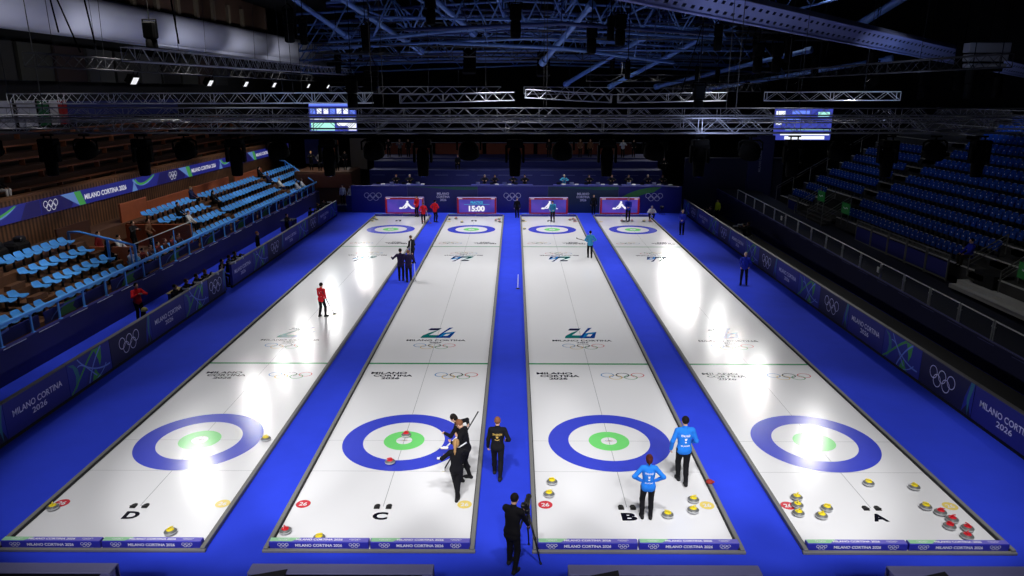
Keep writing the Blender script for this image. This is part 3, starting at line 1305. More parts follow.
# ------------------------------------------------------------------ far board wall
FB_GREEN = mat('far_green', (34, 96, 84), .6)
FB_RUN = [(-14.0, -9.1, 'rings', PB_TEXT), (-9.1, -3.0, 'text', mat('far_blue_green', (36, 44, 110), .5)), (-3.0, 3.1, 'rings', PB_TEXT),
          (3.1, 9.2, 'text', mat('far_dark_teal', (26, 52, 84), .5)), (9.2, 14.7, 'rings', PB_TEXT)]
nm = {0: 'far board with white rings at the left corner', 1: 'far board with white lettering behind the red-jacketed players', 2: 'far board with white rings between the two middle screens',
      3: 'dark teal far board with white lettering behind the two right screens', 4: 'far board with white rings and a green sweep at the right end'}
for i, (a, b, k, m) in enumerate(FB_RUN):
    t = thing('far_board', nm[i], 'advertising board', ((a + b) / 2, 42.75, -.02), 0, 'boards across the far end')
    mb = MB()
    mb.box((0, .08, 1.16), (b - a - .015, .16, 2.3), 0, 0, .012)
    pn = mb.build('panel', [m], t)
    mb = MB()
    mb.box((0, .08, 2.33), (b - a - .015, .2, .05), 0, 0, .012)
    mb.build('top_rail', [mat('far_rail', (52, 54, 140), .5)], t)
    F = frame((0, -.002, 0), (1, 0, 0), (0, 0, 1))
    mb = MB()
    if k == 'rings':
        cx = {0: -12.1, 2: 0.0, 4: 12.3}[i] - (a + b) / 2
        put_rings(mb, F, 1.5, cx, 1.4, .001, (0,) * 5, .16)
        mb.build('interlocking_rings', [SIGN_WHITE], pn)
    else:
        cx = {1: -6.0, 3: 6.15}[i] - (a + b) / 2
        for s, z, w in (('MILANO', 1.67, 1.05), ('CORTINA', 1.4, 1.15), ('2026', 1.13, .55)):
            put_text(mb, s, F, w, .21, 0, .03, cx, z, .001)
        mb.build('lettering', [SIGN_WHITE], pn)
    mb = MB()
    if i in (1, 3, 4):
        w = (b - a) / 2
        if i == 4:
            ps = bez((-w, 1.2), (-w * .5, 2.2), (w * .1, 2.3), (w * .35, 2.28)) + bez((w * .1, 1.8), (-w * .3, 1.7), (-w * .6, 1.2), (-w, .5))
            mb.flat(ps, .001, 0, F)
            mb.build('green_sweep', [mat('far_bright_green', (70, 140, 70), .6)], pn)
        else:
            mb.flat(bez((-w, 2.28), (-w * .2, 2.2), (w * .3, 1.9), (w, 2.05)) + [(w, 2.28)], .001, 0, F)
            mb.build('green_sweep', [FB_GREEN], pn)

# ------------------------------------------------------------------ screens at both ends of the sheets
SC_RED = mat('screen_red', (20, 2, 6), .5, emit=(150, 22, 44), es=.5)
SC_HOUS = mat('screen_housing', (150, 150, 214), .6, noise=.05)
SC_DARK = mat('screen_inside', (22, 24, 38), .8)
SC_WHITE = mat('screen_white', (20, 20, 20), .5, emit=(240, 240, 250), es=1.0)
SC_CYAN = mat('screen_cyan', (10, 20, 20), .5, emit=(60, 190, 225), es=.9)


def screen_face():
    if 'screen_face' in MATS:
        return MATS['screen_face']
    m = mat('screen_face', (8, 8, 20), .4, emit=(60, 66, 190), es=.75)
    nt = m.node_tree
    tc = nt.nodes.new('ShaderNodeTexCoord')
    gr = nt.nodes.new('ShaderNodeTexNoise')
    gr.inputs['Scale'].default_value = .9
    cr = nt.nodes.new('ShaderNodeValToRGB')
    cr.color_ramp.elements[0].color = lin((96, 70, 190))
    cr.color_ramp.elements[0].position = .35
    cr.color_ramp.elements[1].color = lin((44, 60, 160))
    cr.color_ramp.elements[1].position = .65
    nt.links.new(tc.outputs['Object'], gr.inputs['Vector'])
    nt.links.new(gr.outputs['Fac'], cr.inputs['Fac'])
    nt.links.new(cr.outputs['Color'], nt.nodes['Principled BSDF'].inputs['Emission Color'])
    return m


def curler(mb, F, cx, cz, s, mi):
    """crouching figure sliding with a stone: plain pictogram shapes"""
    def q(ps, dz=0):
        mb.flat([(cx + x * s, cz + z * s) for x, z in ps], .004 + dz, mi, F)
    mb.disc(cx + .0 * s, cz + .40 * s, .085 * s, .004, 16, mi, F)
    q([(-.10, .34), (.08, .30), (.26, .08), (.40, -.02), (.40, -.10), (.18, -.02), (.02, .12), (-.16, .10)], .0004)
    q([(-.10, .34), (-.20, .18), (-.46, -.08), (-.40, -.12), (-.08, .14)], .0008)
    q([(-.16, .10), (.02, .12), (.0, -.02), (-.16, -.12), (-.34, -.12), (-.34, -.06), (-.2, -.04)], .0012)
    q([(.18, -.02), (.40, -.02), (.62, -.10), (.62, -.15), (.30, -.14)], .0016)
    q([(-.62, -.15), (-.40, -.15), (-.36, -.08), (-.44, -.02), (-.58, -.02), (-.66, -.08)], .002)


for i, (a, b) in enumerate([(-10.92, -7.6), (-4.75, -1.35), (1.45, 4.8), (7.55, 10.95)]):
    L = 'DCBA'[i]
    W = b - a
    lbl = {0: 'red-framed screen with a white sliding figure at the far end of sheet D', 1: 'red-framed screen showing 15:00 at the far end of sheet C',
           2: 'red-framed screen with a white sliding figure behind the far player of sheet B', 3: 'red-framed screen with a white figure behind the blue official, sheet A'}[i]
    t = thing('end_screen', lbl, 'screen', ((a + b) / 2, 42.0, -.02), 0, 'screens at the far end')
    mb = MB()
    mb.box((0, .2, .74), (W, .4, 1.4), 0, 0, .02)
    mb.build('housing', [SC_HOUS], t)
    F = frame((0, -.003, .74), (1, 0, 0), (0, 0, 1))
    mb = MB()
    for sx in (-1, 1):
        mb.box((sx * (W / 2 - .09), -.006, .74), (.16, .012, 1.36))
    mb.box((0, -.006, 1.345), (W - .02, .012, .15))
    mb.box((0, -.006, .10), (W - .02, .012, .10))
    mb.build('red_border', [SC_RED], t)
    mb = MB()
    mb.box((0, -.004, .71), (W - .3, .008, 1.14))
    dp = mb.build('display', [screen_face()], t)
    mb = MB()
    F = frame((0, -.010, .74), (1, 0, 0), (0, 0, 1))
    if i == 1:
        put_text(mb, '15:00', F, 1.38, .5, 0, .05, 0, -.25, .003)
        put_text(mb, 'PRACTICE', F, 1.05, .2, 1, .03, 0, .28, .003)
        mb.flat([(-1.1, .10), (1.1, .10), (1.1, .125), (-1.1, .125)], .003, 1, F)
    else:
        curler(mb, F, .1 if i else .25, -.12, 1.12, 0)
    for sx in (-1, 1):
        mb.flat([(sx * 1.4 - .17, .585), (sx * 1.4 + .17, .585), (sx * 1.4 + .17, .625), (sx * 1.4 - .17, .625)], .004, 0, F)
    mb.build('graphics', [SC_WHITE, SC_CYAN], dp)

for i, (a, b) in enumerate([(-10.9, -7.38), (-4.8, -1.3), (1.27, 4.92), (7.37, 10.85)]):
    W = b - a
    L = 'DCBA'[i]
    t = thing('end_screen', 'back of the dark screen housing at the near end of sheet %s' % L, 'screen', ((a + b) / 2, -7.95, -.02), 0, 'screen housings at the near end')
    mb = MB()
    mb.box((0, .1, .71), (W, .05, 1.42), 0, 0, .012)                # display side, towards the ice
    mb.box((0, -.05, 1.41), (W, .28, .04), 0, 0, .012)              # sloping lip over the top
    mb.build('housing', [SC_HOUS], t)
    mb = MB()
    for sx in (-1, 1):
        mb.box((sx * (W / 2 - .1), -.36, 1.36), (.2, .72, .05), 0, 0, .012)
        mb.box((sx * (W / 2 - .02), -.36, .68), (.04, .7, 1.34), 0, 0, .01)
    mb.build('side_wing', [SC_HOUS], t)
    mb = MB()
    mb.box((0, -.36, .05), (W - .1, .68, .1), 0, 0, .01)
    mb.box((0, .04, .7), (W - .1, .06, 1.2), 0, 0, .01)
    mb.build('inside', [SC_DARK], t)
    mb = MB()
    mb.box((0, .13, .72), (W - .3, .012, 1.1))
    mb.build('display', [screen_face()], t)
    if i in (1, 2, 3):
        mb = MB()
        dx = {1: -W / 2 + .38, 2: -W / 2 + .58, 3: -W / 2 + .65}[i]
        mb.prism([(dx - .38, -.30), (dx + .36, -.08), (dx + .36, -.62), (dx - .38, -.62)], 1.2, 1.445, 0)
        mb.build('equipment_flap', [SC_DARK], t)

# ------------------------------------------------------------------ left stand
WALL_NAVY = mat('stand_navy', (22, 24, 100), .75, noise=.08, nscale=1.5)
WOOD_STEP = mat('terrace_wood', (92, 60, 40), .7, noise=.25, nscale=5)
WOOD_SLAT = wave_mat('wood_slats', (70, 46, 32), (140, 98, 68), 1.1, 'Y', .7, .6)
WOOD_ORANGE = mat('orange_wood', (170, 92, 58), .6, noise=.18, nscale=3)
WOOD_DARK = mat('dark_wood', (74, 40, 24), .7, noise=.3, nscale=3)
RAIL_BLUE = mat('rail_blue', (84, 160, 244), .45)
SEAT_BLUE = mat('bucket_blue', (72, 150, 228), .45, noise=.05, nscale=10)
SEAT_DARK = mat('seat_bracket', (20, 24, 36), .7)
GLASS = mat('clear_glass', (60, 72, 100), .12, spec=.12, alpha=.05)
STEEL = mat('galvanised_steel', (196, 198, 198), .5, metal=.2, noise=.1, nscale=20)
LINE_W = mat('white_dash', (200, 204, 220), .6)

mb = MB()
mb.box((-18.1, 21, .64), (.2, 54, 1.3))
tag(mb.build('wall_left_front', [WALL_NAVY]), kind='structure')
mb = MB()
for k in range(27):
    y = -5 + 2 * k
    mb.box((-17.995, y, 1.25), (.012, 1.25, .03))
tag(mb.build('trim_1', [LINE_W]), kind='structure')


def LX(i):
    return -19.0 - .85 * (i - 1)


def LZ(i):
    return 1.76 + .46 * (i - 1)


mb = MB()
for (a, b) in ((-6, 15.5), (22.0, 54.0)):
    for i in range(1, 5):
        zt = LZ(i) - .42
        x1, x0 = LX(i) + .5, -24.2
        mb.box(((x0 + x1) / 2, (a + b) / 2, zt - .24), (x1 - x0, b - a, .48))
mb.box((-21.2, 18.75, .9), (6, 6.5, .9))
mb.box((-23.4, 18.0, 2.3), (1.6, 48, .9))
for y in (15.55, 21.95):
    mb.box((-21.4, y, 1.9), (5.2, .12, 1.5), 1)
tag(mb.build('floor_left_terrace', [WOOD_STEP, WOOD_ORANGE]), kind='structure')
mb = MB()
for ya in (8.9, 15.0, 29.2, 42.0):                      # stair flights between the seat blocks
    for i in range(1, 5):
        mb.box((LX(i) + .28, ya, LZ(i) - .42 + .12), (.3, .9, .24))
tag(mb.build('floor_left_steps', [WOOD_STEP]), kind='structure')
mb = MB()
mb.box((-24.15, 21, 2.9), (.3, 68, 4.4))
tag(mb.build('wall_left', [WOOD_SLAT]), kind='structure')
mb = MB()
mb.box((-24.3, 21, 5.14), (.5, 68, .16), 0, 0, .02)
tag(mb.build('trim_2', [mat('parapet_wood', (120, 80, 52), .6, noise=.2, nscale=4)]), kind='structure')
# doors and lighter wall pieces set in the wood wall
for (a, b, z0, z1, m) in ((21.8, 24.9, 2.7, 3.85, WOOD_ORANGE), (24.9, 30.9, 2.6, 3.55, WOOD_ORANGE), (31.6, 38.2, 2.7, 3.6, WOOD_ORANGE), (15.7, 18.6, 2.0, 3.5, WOOD_DARK), (39.5, 46, 2.9, 3.5, WOOD_ORANGE)):
    mb = MB()
    mb.box((-22.75, (a + b) / 2, (z0 + z1) / 2), (.12, b - a, z1 - z0), 0, 0, .02)
    tag(mb.build('wall_left_panel', [m]), kind='structure')
for i, (y, z) in enumerate(((12.2, 3.0), (13.0, 3.0))):
    pass

# upper tier behind the ribbon
mb = MB()
for i in range(5):
    x1 = -24.5 - .95 * i
    z = 5.0 + .62 * i
    mb.box(((x1 - 33) / 2, 21, z - .3), (x1 + 33, 72, .6), 0)
    mb.box((x1 - .5, 21, z + .36), (.34, 66, .06), 1)
    for k in range(24):
        mb.box((x1 - .5, -10 + 2.75 * k, z + .17), (.3, .07, .34), 1)
tag(mb.build('floor_upper_tier', [mat('upper_tier', (62, 38, 26), .75, noise=.25, nscale=2), mat('upper_bench', (128, 74, 46), .6, noise=.2, nscale=4)]), kind='structure')

# handrail along the front of the left stand
t = thing('stand_railing', 'long light blue railing along the front of the left stand', 'railing', (-18.15, 21, 1.28))
mb = MB()
mb.box((0, 0, .80), (.10, 58, .16), 0, 0, .03)
mb.build('top_rail', [RAIL_BLUE], t)
for k in range(34):
    mb = MB()
    y = -28.5 + 1.72 * k
    mb.box((0, y, .38), (.06, .10, .76), 0, 0, .012)
    mb.box((.02, y, .02), (.12, .16, .04), 0, 0, .01)
    mb.build('post', [RAIL_BLUE], t)
SWG = [mat('swoosh_green', (74, 150, 84), .7), mat('swoosh_blue', (90, 120, 200), .7)]
for k in range(9):
    mb = MB()
    y = 4.6 + 4.9 * k
    tag_l = 'blue banner with a green sweep inside the left railing, %s from near end' % ordinal(k)
    b = thing('railing_banner', tag_l, 'banner', (-18.28, y, 1.29), 0, 'banners inside the left railing')
    mb.box((0, 0, .26), (.02, 4.6, .5), 0, 0, .004)
    bc = mb.build('cloth', [mat('banner_blue', (36, 44, 120), .8)], b)
    mb = MB()
    F = frame((.012, 0, .02), (0, 1, 0), (0, 0, 1))
    mb.flat([(-1.5, 0), (-.9, .5), (-.1, .5), (-.4, .2), (-.2, 0)], .001, 0, F)
    stroke(mb, bez((-1.9, .05), (-1.2, .6), (-.4, .3), (.6, .48)), [.05 + .004 * q for q in range(13)], .002, 1, F)
    mb.build('sweep', SWG, bc)

# vomitory barrier and its glass
t = thing('corner_barrier', 'light blue sloping barrier at the entrance gap in the left stand', 'barrier', (-18.4, 15.2, 1.3))
mb = MB()
mb.tube([(-3.6, .3, 2.1), (-2.9, .1, 2.15), (0, -.4, 1.6)], .06, 8)
mb.build('top_rail', [RAIL_BLUE], t, True)
for (x, y, z) in ((-3.6, .3, 2.1), (-1.45, -.15, 1.87), (0, -.4, 1.6)):
    mb = MB()
    mb.box((x, y, z / 2), (.12, .09, z), 0, 0, .015)
    mb.build('post', [RAIL_BLUE], t)
t = thing('end_barrier', 'light blue sloping barrier at the far end of the left stand', 'barrier', (-18.3, 46.8, 1.3))
mb = MB()
mb.tube([(-4.0, 3.2, 2.5), (-3.4, 2.8, 2.5), (0, 0, .9)], .06, 8)
mb.build('top_rail', [RAIL_BLUE], t, True)
for f_ in (.02, .35, .68, 1.0):
    mb = MB()
    z_ = 2.5 + (.9 - 2.5) * f_
    mb.box((-3.4 * (1 - f_), 2.8 * (1 - f_), z_ / 2), (.1, .08, z_), 0, 0, .015)
    mb.build('post', [RAIL_BLUE], t)
t = thing('glass_screen', 'clear glass screen above the rail beside the entrance gap of the left stand', 'glass barrier', (-18.6, 18.2, 1.3))
for k in range(3):
    mb = MB()
    mb.box((0, -2.3 + 2.3 * k, 1.05), (.02, 2.2, 1.0), 0, 0, .004)
    mb.build('pane', [GLASS], t)
for k in range(4):
    mb = MB()
    mb.box((0, -3.45 + 2.3 * k, .75), (.05, .06, 1.5), 0, 0, .012)
    mb.build('post', [RAIL_BLUE], t)
mb = MB()
mb.box((0, 0, 1.58), (.05, 6.95, .05), 0, 0, .012)
mb.build('top_rail', [mat('pale_rail', (168, 172, 170), .5)], t)


def bucket_seat():
    prof = [(.43, -.035), (.445, .0), (.40, .014), (.26, -.002), (.10, -.01), (.0, .02), (-.07, .085), (-.115, .16), (-.135, .205), (-.15, .212)]
    half = [.24, .26, .275, .285, .285, .285, .275, .25, .21, .18]
    cols = 9
    vs = []
    for (y, z), hwid in zip(prof, half):
        for c in range(cols):
            u = -1 + 2 * c / (cols - 1)
            rise = .045 * abs(u) ** 3
            fw = rise * (1.0 if y < .03 else 0.2)
            vs.append((u * hwid, y + fw * .8, z + (rise if y >= .03 else rise * .2)))
    n = len(vs)
    vs2 = [(x, y - (.016 if z > .05 else 0), z - (.016 if z <= .05 else .002)) for x, y, z in vs]
    fs = []
    R = len(prof)
    for r in range(R - 1):
        for c in range(cols - 1):
            a = r * cols + c
            fs.append((a, a + 1, a + cols + 1, a + cols))
            fs.append((n + a, n + a + cols, n + a + cols + 1, n + a + 1))
    for c in range(cols - 1):
        fs.append((c, n + c, n + c + 1, c + 1))
        a = (R - 1) * cols + c
        fs.append((a, a + 1, n + a + 1, n + a))
    for r in range(R - 1):
        a = r * cols
        fs.append((a, a + cols, n + a + cols, n + a))
        a += cols - 1
        fs.append((a, n + a, n + a + cols, a + cols))
    return vs + vs2, fs


sv, sf = bucket_seat()
mb = MB()
mb.add(sv, sf)
seat0 = mb.build('bucket_seat', [SEAT_BLUE], None, True)
mb = MB()
mb.box((0, .14, -.20), (.06, .10, .37), 0, 0, .012)
mb.box((0, .14, -.395), (.22, .2, .03), 0, 0, .01)
mb.box((0, .14, -.022), (.3, .22, .02), 0, 0, .006)
br0 = mb.build('bracket', [SEAT_DARK], seat0)
nseat = [0]


def left_seat(i, y, label):
    if nseat[0] == 0:
        o = seat0
    else:
        o = seat0.copy()
        COL.objects.link(o)
        b = br0.copy()
        COL.objects.link(b)
        b.parent = o
    nseat[0] += 1
    o.location = (LX(i) - .1, y, LZ(i) - .02)
    o.rotation_euler = (0, 0, -PI / 2 + rnd.uniform(-.015, .015))
    tag(o, label, 'seat', 'light blue seats of the left stand')


BLK = [('corner block', {1: (5.5, 8.3, 5), 2: (7.4, 8.1, 2)}), ('first block', {1: (9.75, 14.6, 8), 2: (9.6, 14.7, 8), 3: (10.1, 14.5, 7), 4: (10.0, 14.4, 8)}),
       ('glass-side block', {1: (22.4, 28.6, 10), 2: (25.4, 28.8, 6), 3: (22.6, 28.5, 9), 4: (22.4, 28.3, 10)}),
       ('middle block', {1: (29.9, 41.2, 18), 2: (29.9, 40.9, 18), 3: (31.0, 41.0, 16), 4: (30.2, 41.0, 17)}),
       ('end block', {1: (42.8, 46.4, 6), 2: (43.6, 51.0, 12), 3: (42.7, 50.6, 13), 4: (43.4, 50.8, 12)})]
RW = {1: 'front row', 2: 'second row', 3: 'third row', 4: 'top row'}
for nm_, rows in BLK:
    for i, (a, b, n) in rows.items():
        for k in range(n):
            y = a + (b - a) * k / (n - 1)
            left_seat(i, y, 'light blue seat, %s from near end, %s, %s, left stand' % (ordinal(k), RW[i], nm_))
for k in range(9):          # under the glass screen
    left_seat(1, 15.6 + .7 * k, 'light blue seat, %s from near end under the glass screen' % ordinal(k))

# ------------------------------------------------------------------ illuminated ribbon on the left balcony
RB = dict(base=mat('ribbon_blue', (6, 6, 16), .5, emit=(46, 50, 150), es=.5), navy=mat('ribbon_navy', (6, 6, 16), .5, emit=(34, 30, 96), es=.55),
          white=mat('ribbon_white', (20, 20, 20), .5, emit=(225, 225, 240), es=.7), green=mat('ribbon_green', (8, 16, 8), .5, emit=(80, 170, 90), es=.55),
          lb=mat('ribbon_light', (10, 12, 16), .5, emit=(110, 150, 220), es=.55))
for n in range(4):
    y0 = 2.6 + 13.9 * n + .2
    t = thing('ribbon_display', 'lit blue ribbon display on the left balcony, %s section from near end' % ordinal(n), 'display', (-23.955, y0, 4.05), 0, 'ribbon displays of the left balcony')
    mb = MB()
    mb.box((0, 6.95, .4), (.06, 13.86, .8), 0, 0, .008)
    pn = mb.build('panel', [RB['base']], t)
    F = frame((.032, 0, 0), (0, 1, 0), (0, 0, 1))
    mb = MB()
    mb.flat([(0, .01), (2.5, .01), (3.2, .79), (-.4 + .4, .79)], .001, 0, F)
    mb.build('navy_field', [RB['navy']], pn)
    mb = MB()
    mb.flat([(12.2, .01), (13.85, .01), (13.85, .79), (12.8, .79)], .001, 0, F)
    mb.build('navy_field', [RB['navy']], pn)
    mb = MB()
    put_rings(mb, F, 1.2, .1 + 13.9 - 13.2, .4, .002, (0,) * 5, .17)
    mb.build('interlocking_rings', [RB['white']], pn)
    mb = MB()
    put_text(mb, 'MILANO CORTINA 2026', F, 4.5, .3, 0, .03, 6.1, .4, .002)
    mb.build('lettering', [RB['white']], pn)
    mb = MB()
    mb.flat([(1.7, .79), (3.3, .01), (3.9, .01), (3.5, .79)], .002, 0, F)
    mb.flat([(3.3, .01), (3.9, .01), (3.5, .79), (2.9, .79)], .003, 1, F)
    for q in range(2):
        stroke(mb, [(x, z * .8) for x, z in bez((9.2 + .3 * q, .9), (9.9, .2 - .1 * q), (11.0, .2 + .3 * q), (12.0, .95))], [.16 - .006 * w for w in range(13)], .002 + .001 * q, q, F)
    mb.flat([(9.0, .01), (9.7, .01), (9.3, .6)], .004, 0, F)
    mb.build('ribbons', [RB['lb'], RB['green']], pn)

# ------------------------------------------------------------------ right stand
CONC = mat('stand_concrete', (58, 57, 54), .8, noise=.2, nscale=4)
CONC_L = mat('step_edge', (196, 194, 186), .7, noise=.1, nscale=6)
STAND_SEAT = mat('stand_seat_blue', (20, 64, 150), .7, spec=.15, noise=.05, nscale=10)
WALK = mat('walkway_dark', (20, 24, 44), .8, noise=.1, nscale=3)
mb = MB()
def WZ(y):
    return 1.05 + .0205 * y


for (y0, y1) in ((-12, 46),):
    M = frame((18.0, 0, 0), (0, 1, 0), (0, 0, 1))
    mb.prism([(y0, -.05), (y1, -.05), (y1, WZ(y1)), (y0, WZ(y0))], 0, .2, 0, M)
tag(mb.build('wall_right_front', [mat('right_navy', (20, 22, 86), .75, noise=.08, nscale=1.5)]), kind='structure')
mb = MB()
for k in range(27):
    mb.box((17.995, -8 + 2 * k, WZ(-8 + 2 * k) - .07), (.012, 1.0, .025))
mb.tube([(18.1, -12, WZ(-12)), (18.1, 46, WZ(46))], .035, 6)
tag(mb.build('trim_3', [mat('navy_edge', (70, 74, 150), .6)]), kind='structure')
mb = MB()
mb.prism([(-12, .2), (46, .2), (46, WZ(46) - .06), (-12, WZ(-12) - .06)], 0, 3.2, 0, frame((18.2, 0, 0), (0, 1, 0), (0, 0, 1)))
tag(mb.build('floor_right_walkway', [WALK]), kind='structure')


def RX(i):
    return 21.9 + .88 * (i - 1)


def RZ(i):
    return 2.62 + .525 * (i - 1)


mb = MB()
for i in range(1, 15):
    zt = RZ(i) - .42
    x0 = RX(i) - .42
    a = -8 if i > 2 else -8
    for (a, b) in (((-8, 27.6), (32.6, 38)) if i <= 2 else ((-8, 38),)):
        mb.box(((x0 + 36) / 2, (a + b) / 2, zt - .3), (36 - x0, b - a, .6), 0)
        mb.box((x0 + .06, (a + b) / 2, zt + .006), (.15, b - a, .03), 1)  # nosing painted paler to read as a lit strip between seats
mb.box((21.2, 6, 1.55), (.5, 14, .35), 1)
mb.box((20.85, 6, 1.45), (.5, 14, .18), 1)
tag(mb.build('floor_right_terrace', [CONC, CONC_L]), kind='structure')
mb = MB()
for i in range(1, 15):
    for yc in ((28.4, 12.2) if i > 2 else (12.2,)):
        for q in range(2):
            mb.box((RX(i) - .42 - .12 + .0 * q, yc, RZ(i) - .42 - .13 - .0 * q), (.3, .9, .24), 1)
for k in range(6):
    mb.box((20.6 + .3 * k, 30.2, 1.45 + .17 * k), (.3, 4.6, .17), 0)
tag(mb.build('floor_right_steps', [CONC, mat('aisle_step_lit', (150, 148, 140), .8)]), kind='structure')  # aisle steps get a paler concrete so they look lit


def stadium_seat():
    mb = MB()
    # backrest shell, leaning a little to the rear, with a rounded top
    prof = [(.0, .02), (-.03, .14), (-.065, .30), (-.085, .40), (-.098, .425)]
    half = [.19, .215, .215, .195, .15]
    cols = 7
    vs = []
    for (y, z), h in zip(prof, half):
        for c in range(cols):
            u = -1 + 2 * c / (cols - 1)
            vs.append((u * h, y + .035 * u * u, z))
    n = len(vs)
    vs += [(x, y - .018, z) for x, y, z in vs]
    fs = []
    R = len(prof)
    for r in range(R - 1):
        for c in range(cols - 1):
            a = r * cols + c
            fs += [(a, a + 1, a + cols + 1, a + cols), (n + a, n + a + cols, n + a + cols + 1, n + a + 1)]
        a = r * cols
        fs.append((a, a + cols, n + a + cols, n + a))
        a += cols - 1
        fs.append((a, n + a, n + a + cols, a + cols))
    for c in range(cols - 1):
        a = (R - 1) * cols + c
        fs += [(a, a + 1, n + a + 1, n + a), (c, n + c, n + c + 1, c + 1)]
    mb.add(vs, fs, 0)
    # seat pan folded up against it
    mb.box((0, .075, .12), (.40, .055, .34), 0, 0, .02, None, Matrix.Rotation(.16, 4, 'X'))
    mb.box((0, .105, .16), (.06, .01, .05), 2)  # pale tag painted in for the highlight on the seat
    mb.box((0, -.085, .428), (.16, .05, .012), 2)  # white strip painted in as the bright top edge
    for sx in (-1, 1):
        mb.box((sx * .2, .03, -.16), (.03, .1, .5), 1, 0, .008)
    return mb


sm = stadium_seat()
seat1 = sm.build('stadium_seat', [STAND_SEAT, SEAT_DARK, mat('seat_highlight_tag', (190, 196, 206), .4)], None, True, None, .6)
ns1 = [0]
stuff_seats = MB()
SECT = []
for i in range(1, 13):
    SECT.append(('main block', i, 13.5 if i < 3 else 12.75, 27.3, .505))
for i, (a, b) in {1: (32.9, 36.5), 2: (33.1, 36.5), 3: (29.3, 36.7), 4: (29.3, 36.7), 5: (29.3, 36.7), 6: (29.4, 36.7), 7: (29.4, 36.7), 8: (29.4, 36.7)}.items():
    SECT.append(('far block', i, a, b, .505))
SECT.append(('near corner block', 2, 10.4, 11.3, .505))
for nm_, i, a, b, p in SECT:
    n = int((b - a) / p) + 1
    for k in range(n):
        y = a + p * k
        loc = (RX(i) + .12, y, RZ(i) - .1)
        if (nm_ == 'main block' and i <= 9) or (nm_ == 'far block' and i <= 3):
            if nm_ == 'main block' and i == 1 and 13.4 < y < 14.6:
                continue
            if ns1[0] == 0:
                o = seat1
            else:
                o = seat1.copy()
                COL.objects.link(o)
            ns1[0] += 1
            o.location = loc
            o.rotation_euler = (0, 0, PI / 2)
            tag(o, 'dark blue folded seat, %s from near end, row %s, %s, right stand' % (ordinal(k), ['', 'one', 'two', 'three', 'four', 'five', 'six', 'seven', 'eight', 'nine'][i], nm_), 'seat', 'dark blue seats of the right stand')
        else:
            M = Matrix.Translation(loc) @ Matrix.Rotation(PI / 2, 4, 'Z')
            o_ = len(stuff_seats.v)
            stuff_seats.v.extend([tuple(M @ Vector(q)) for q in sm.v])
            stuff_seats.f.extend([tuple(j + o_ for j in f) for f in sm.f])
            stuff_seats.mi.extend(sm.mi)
o = stuff_seats.build('stadium_seats', [STAND_SEAT, SEAT_DARK, MATS['seat_highlight_tag']])
tag(o, 'dim rows of dark blue folded seats high up in the right stand', 'seats', None, 'stuff')

# glazed rail modules along the front of the right stand
ml = 2.16
for k in range(18):
    y = -.6 + ml * k
    t = thing('glazed_railing', 'glass railing panel on the right stand front, %s from the near end' % ordinal(k), 'railing', (18.12, y, WZ(y)), 0, 'glass railing panels of the right stand')
    t.rotation_euler = (.0205, 0, 0)
    t.scale = (1, 1, .9)
    mb = MB()
    mb.box((0, ml / 2, .46), (.018, ml - .2, .78), 0, 0, .004)
    mb.build('pane', [GLASS], t)
    mb = MB()
    mb.box((0, ml / 2, .88), (.05, ml - .06, .055), 0, 0, .012)
    mb.build('top_rail', [STEEL], t)
    for q in (.06, ml - .06):
        mb = MB()
        mb.box((0, q, .43), (.045, .05, .86), 0, 0, .01)
        mb.box((0, q + (.04 if q < 1 else -.04), .62), (.05, .05, .06), 0, 0, .01)
        mb.build('post', [STEEL], t)

# crowd barriers with blue cloth in front of the first row
GREY_TUBE = mat('grey_tube', (112, 112, 106), .6, noise=.1, nscale=10)
BCLOTH = mat('barrier_cloth', (30, 36, 130), .8)
for k in range(6):
    y0 = 14.0 + 1.95 * k
    if k == 5:
        y0 = 33.2
    t = thing('crowd_barrier', ('grey barrier with blue cloth before the first row, %s from the near end' % ordinal(k)) if k < 5 else 'grey barrier with blue cloth at the far end of the right stand', 'barrier', (21.05, y0, 1.36), 0, 'barriers before the right stand')
    z1 = 1.30
    for yy in (.03, 1.88):
        mb = MB()
        mb.box((0, yy, z1 / 2), (.07, .07, z1), 0, 0, .012)
        mb.build('post', [GREY_TUBE], t)
    mb = MB()
    mb.tube([(0, 0, z1), (0, 1.92, z1)], .03, 8)
    for q in range(5):
        mb.tube([(0, .04, z1 - .06 - .055 * q), (0, 1.88, z1 - .06 - .055 * q)], .009, 5)
    for q in range(14):
        mb.tube([(0, .1 + .13 * q, z1), (0, .1 + .13 * q, z1 - .3)], .006, 4)
    mb.build('top_mesh', [GREY_TUBE], t)
    mb = MB()
    mb.box((0, .955, .54), (.02, 1.76, .78), 0, 0, .006)
    mb.build('cloth', [BCLOTH], t)
    mb = MB()
    mb.box((0, .955, .10), (.05, 1.86, .08), 0, 0, .01)
    mb.build('bottom_rail', [GREY_TUBE], t)

# stair rails, exit boards and the entrance under the stand
SIGN_GREEN = mat('exit_green', (34, 128, 58), .6, emit=(40, 160, 60), es=.03)


def stair_rail(label, p0, p1, nbar=3, z=.95):
    t = thing('stair_rail', label, 'handrail', p0)
    d = Vector(p1) - Vector(p0)
    mb = MB()
    for q in range(nbar):
        h = z - .2 * q
        mb.tube([(0, 0, h), (d.x, d.y, d.z + h)], .024 if q == 0 else .016, 6)
    mb.build('rails', [GREY_TUBE], t, True)
    n = max(2, int(d.length / 1.4) + 1)
    for k in range(n):
        f = k / (n - 1)
        mb = MB()
        mb.box((d.x * f, d.y * f, d.z * f + z / 2), (.05, .05, z), 0, 0, .01)
        mb.build('post', [GREY_TUBE], t)
    return t


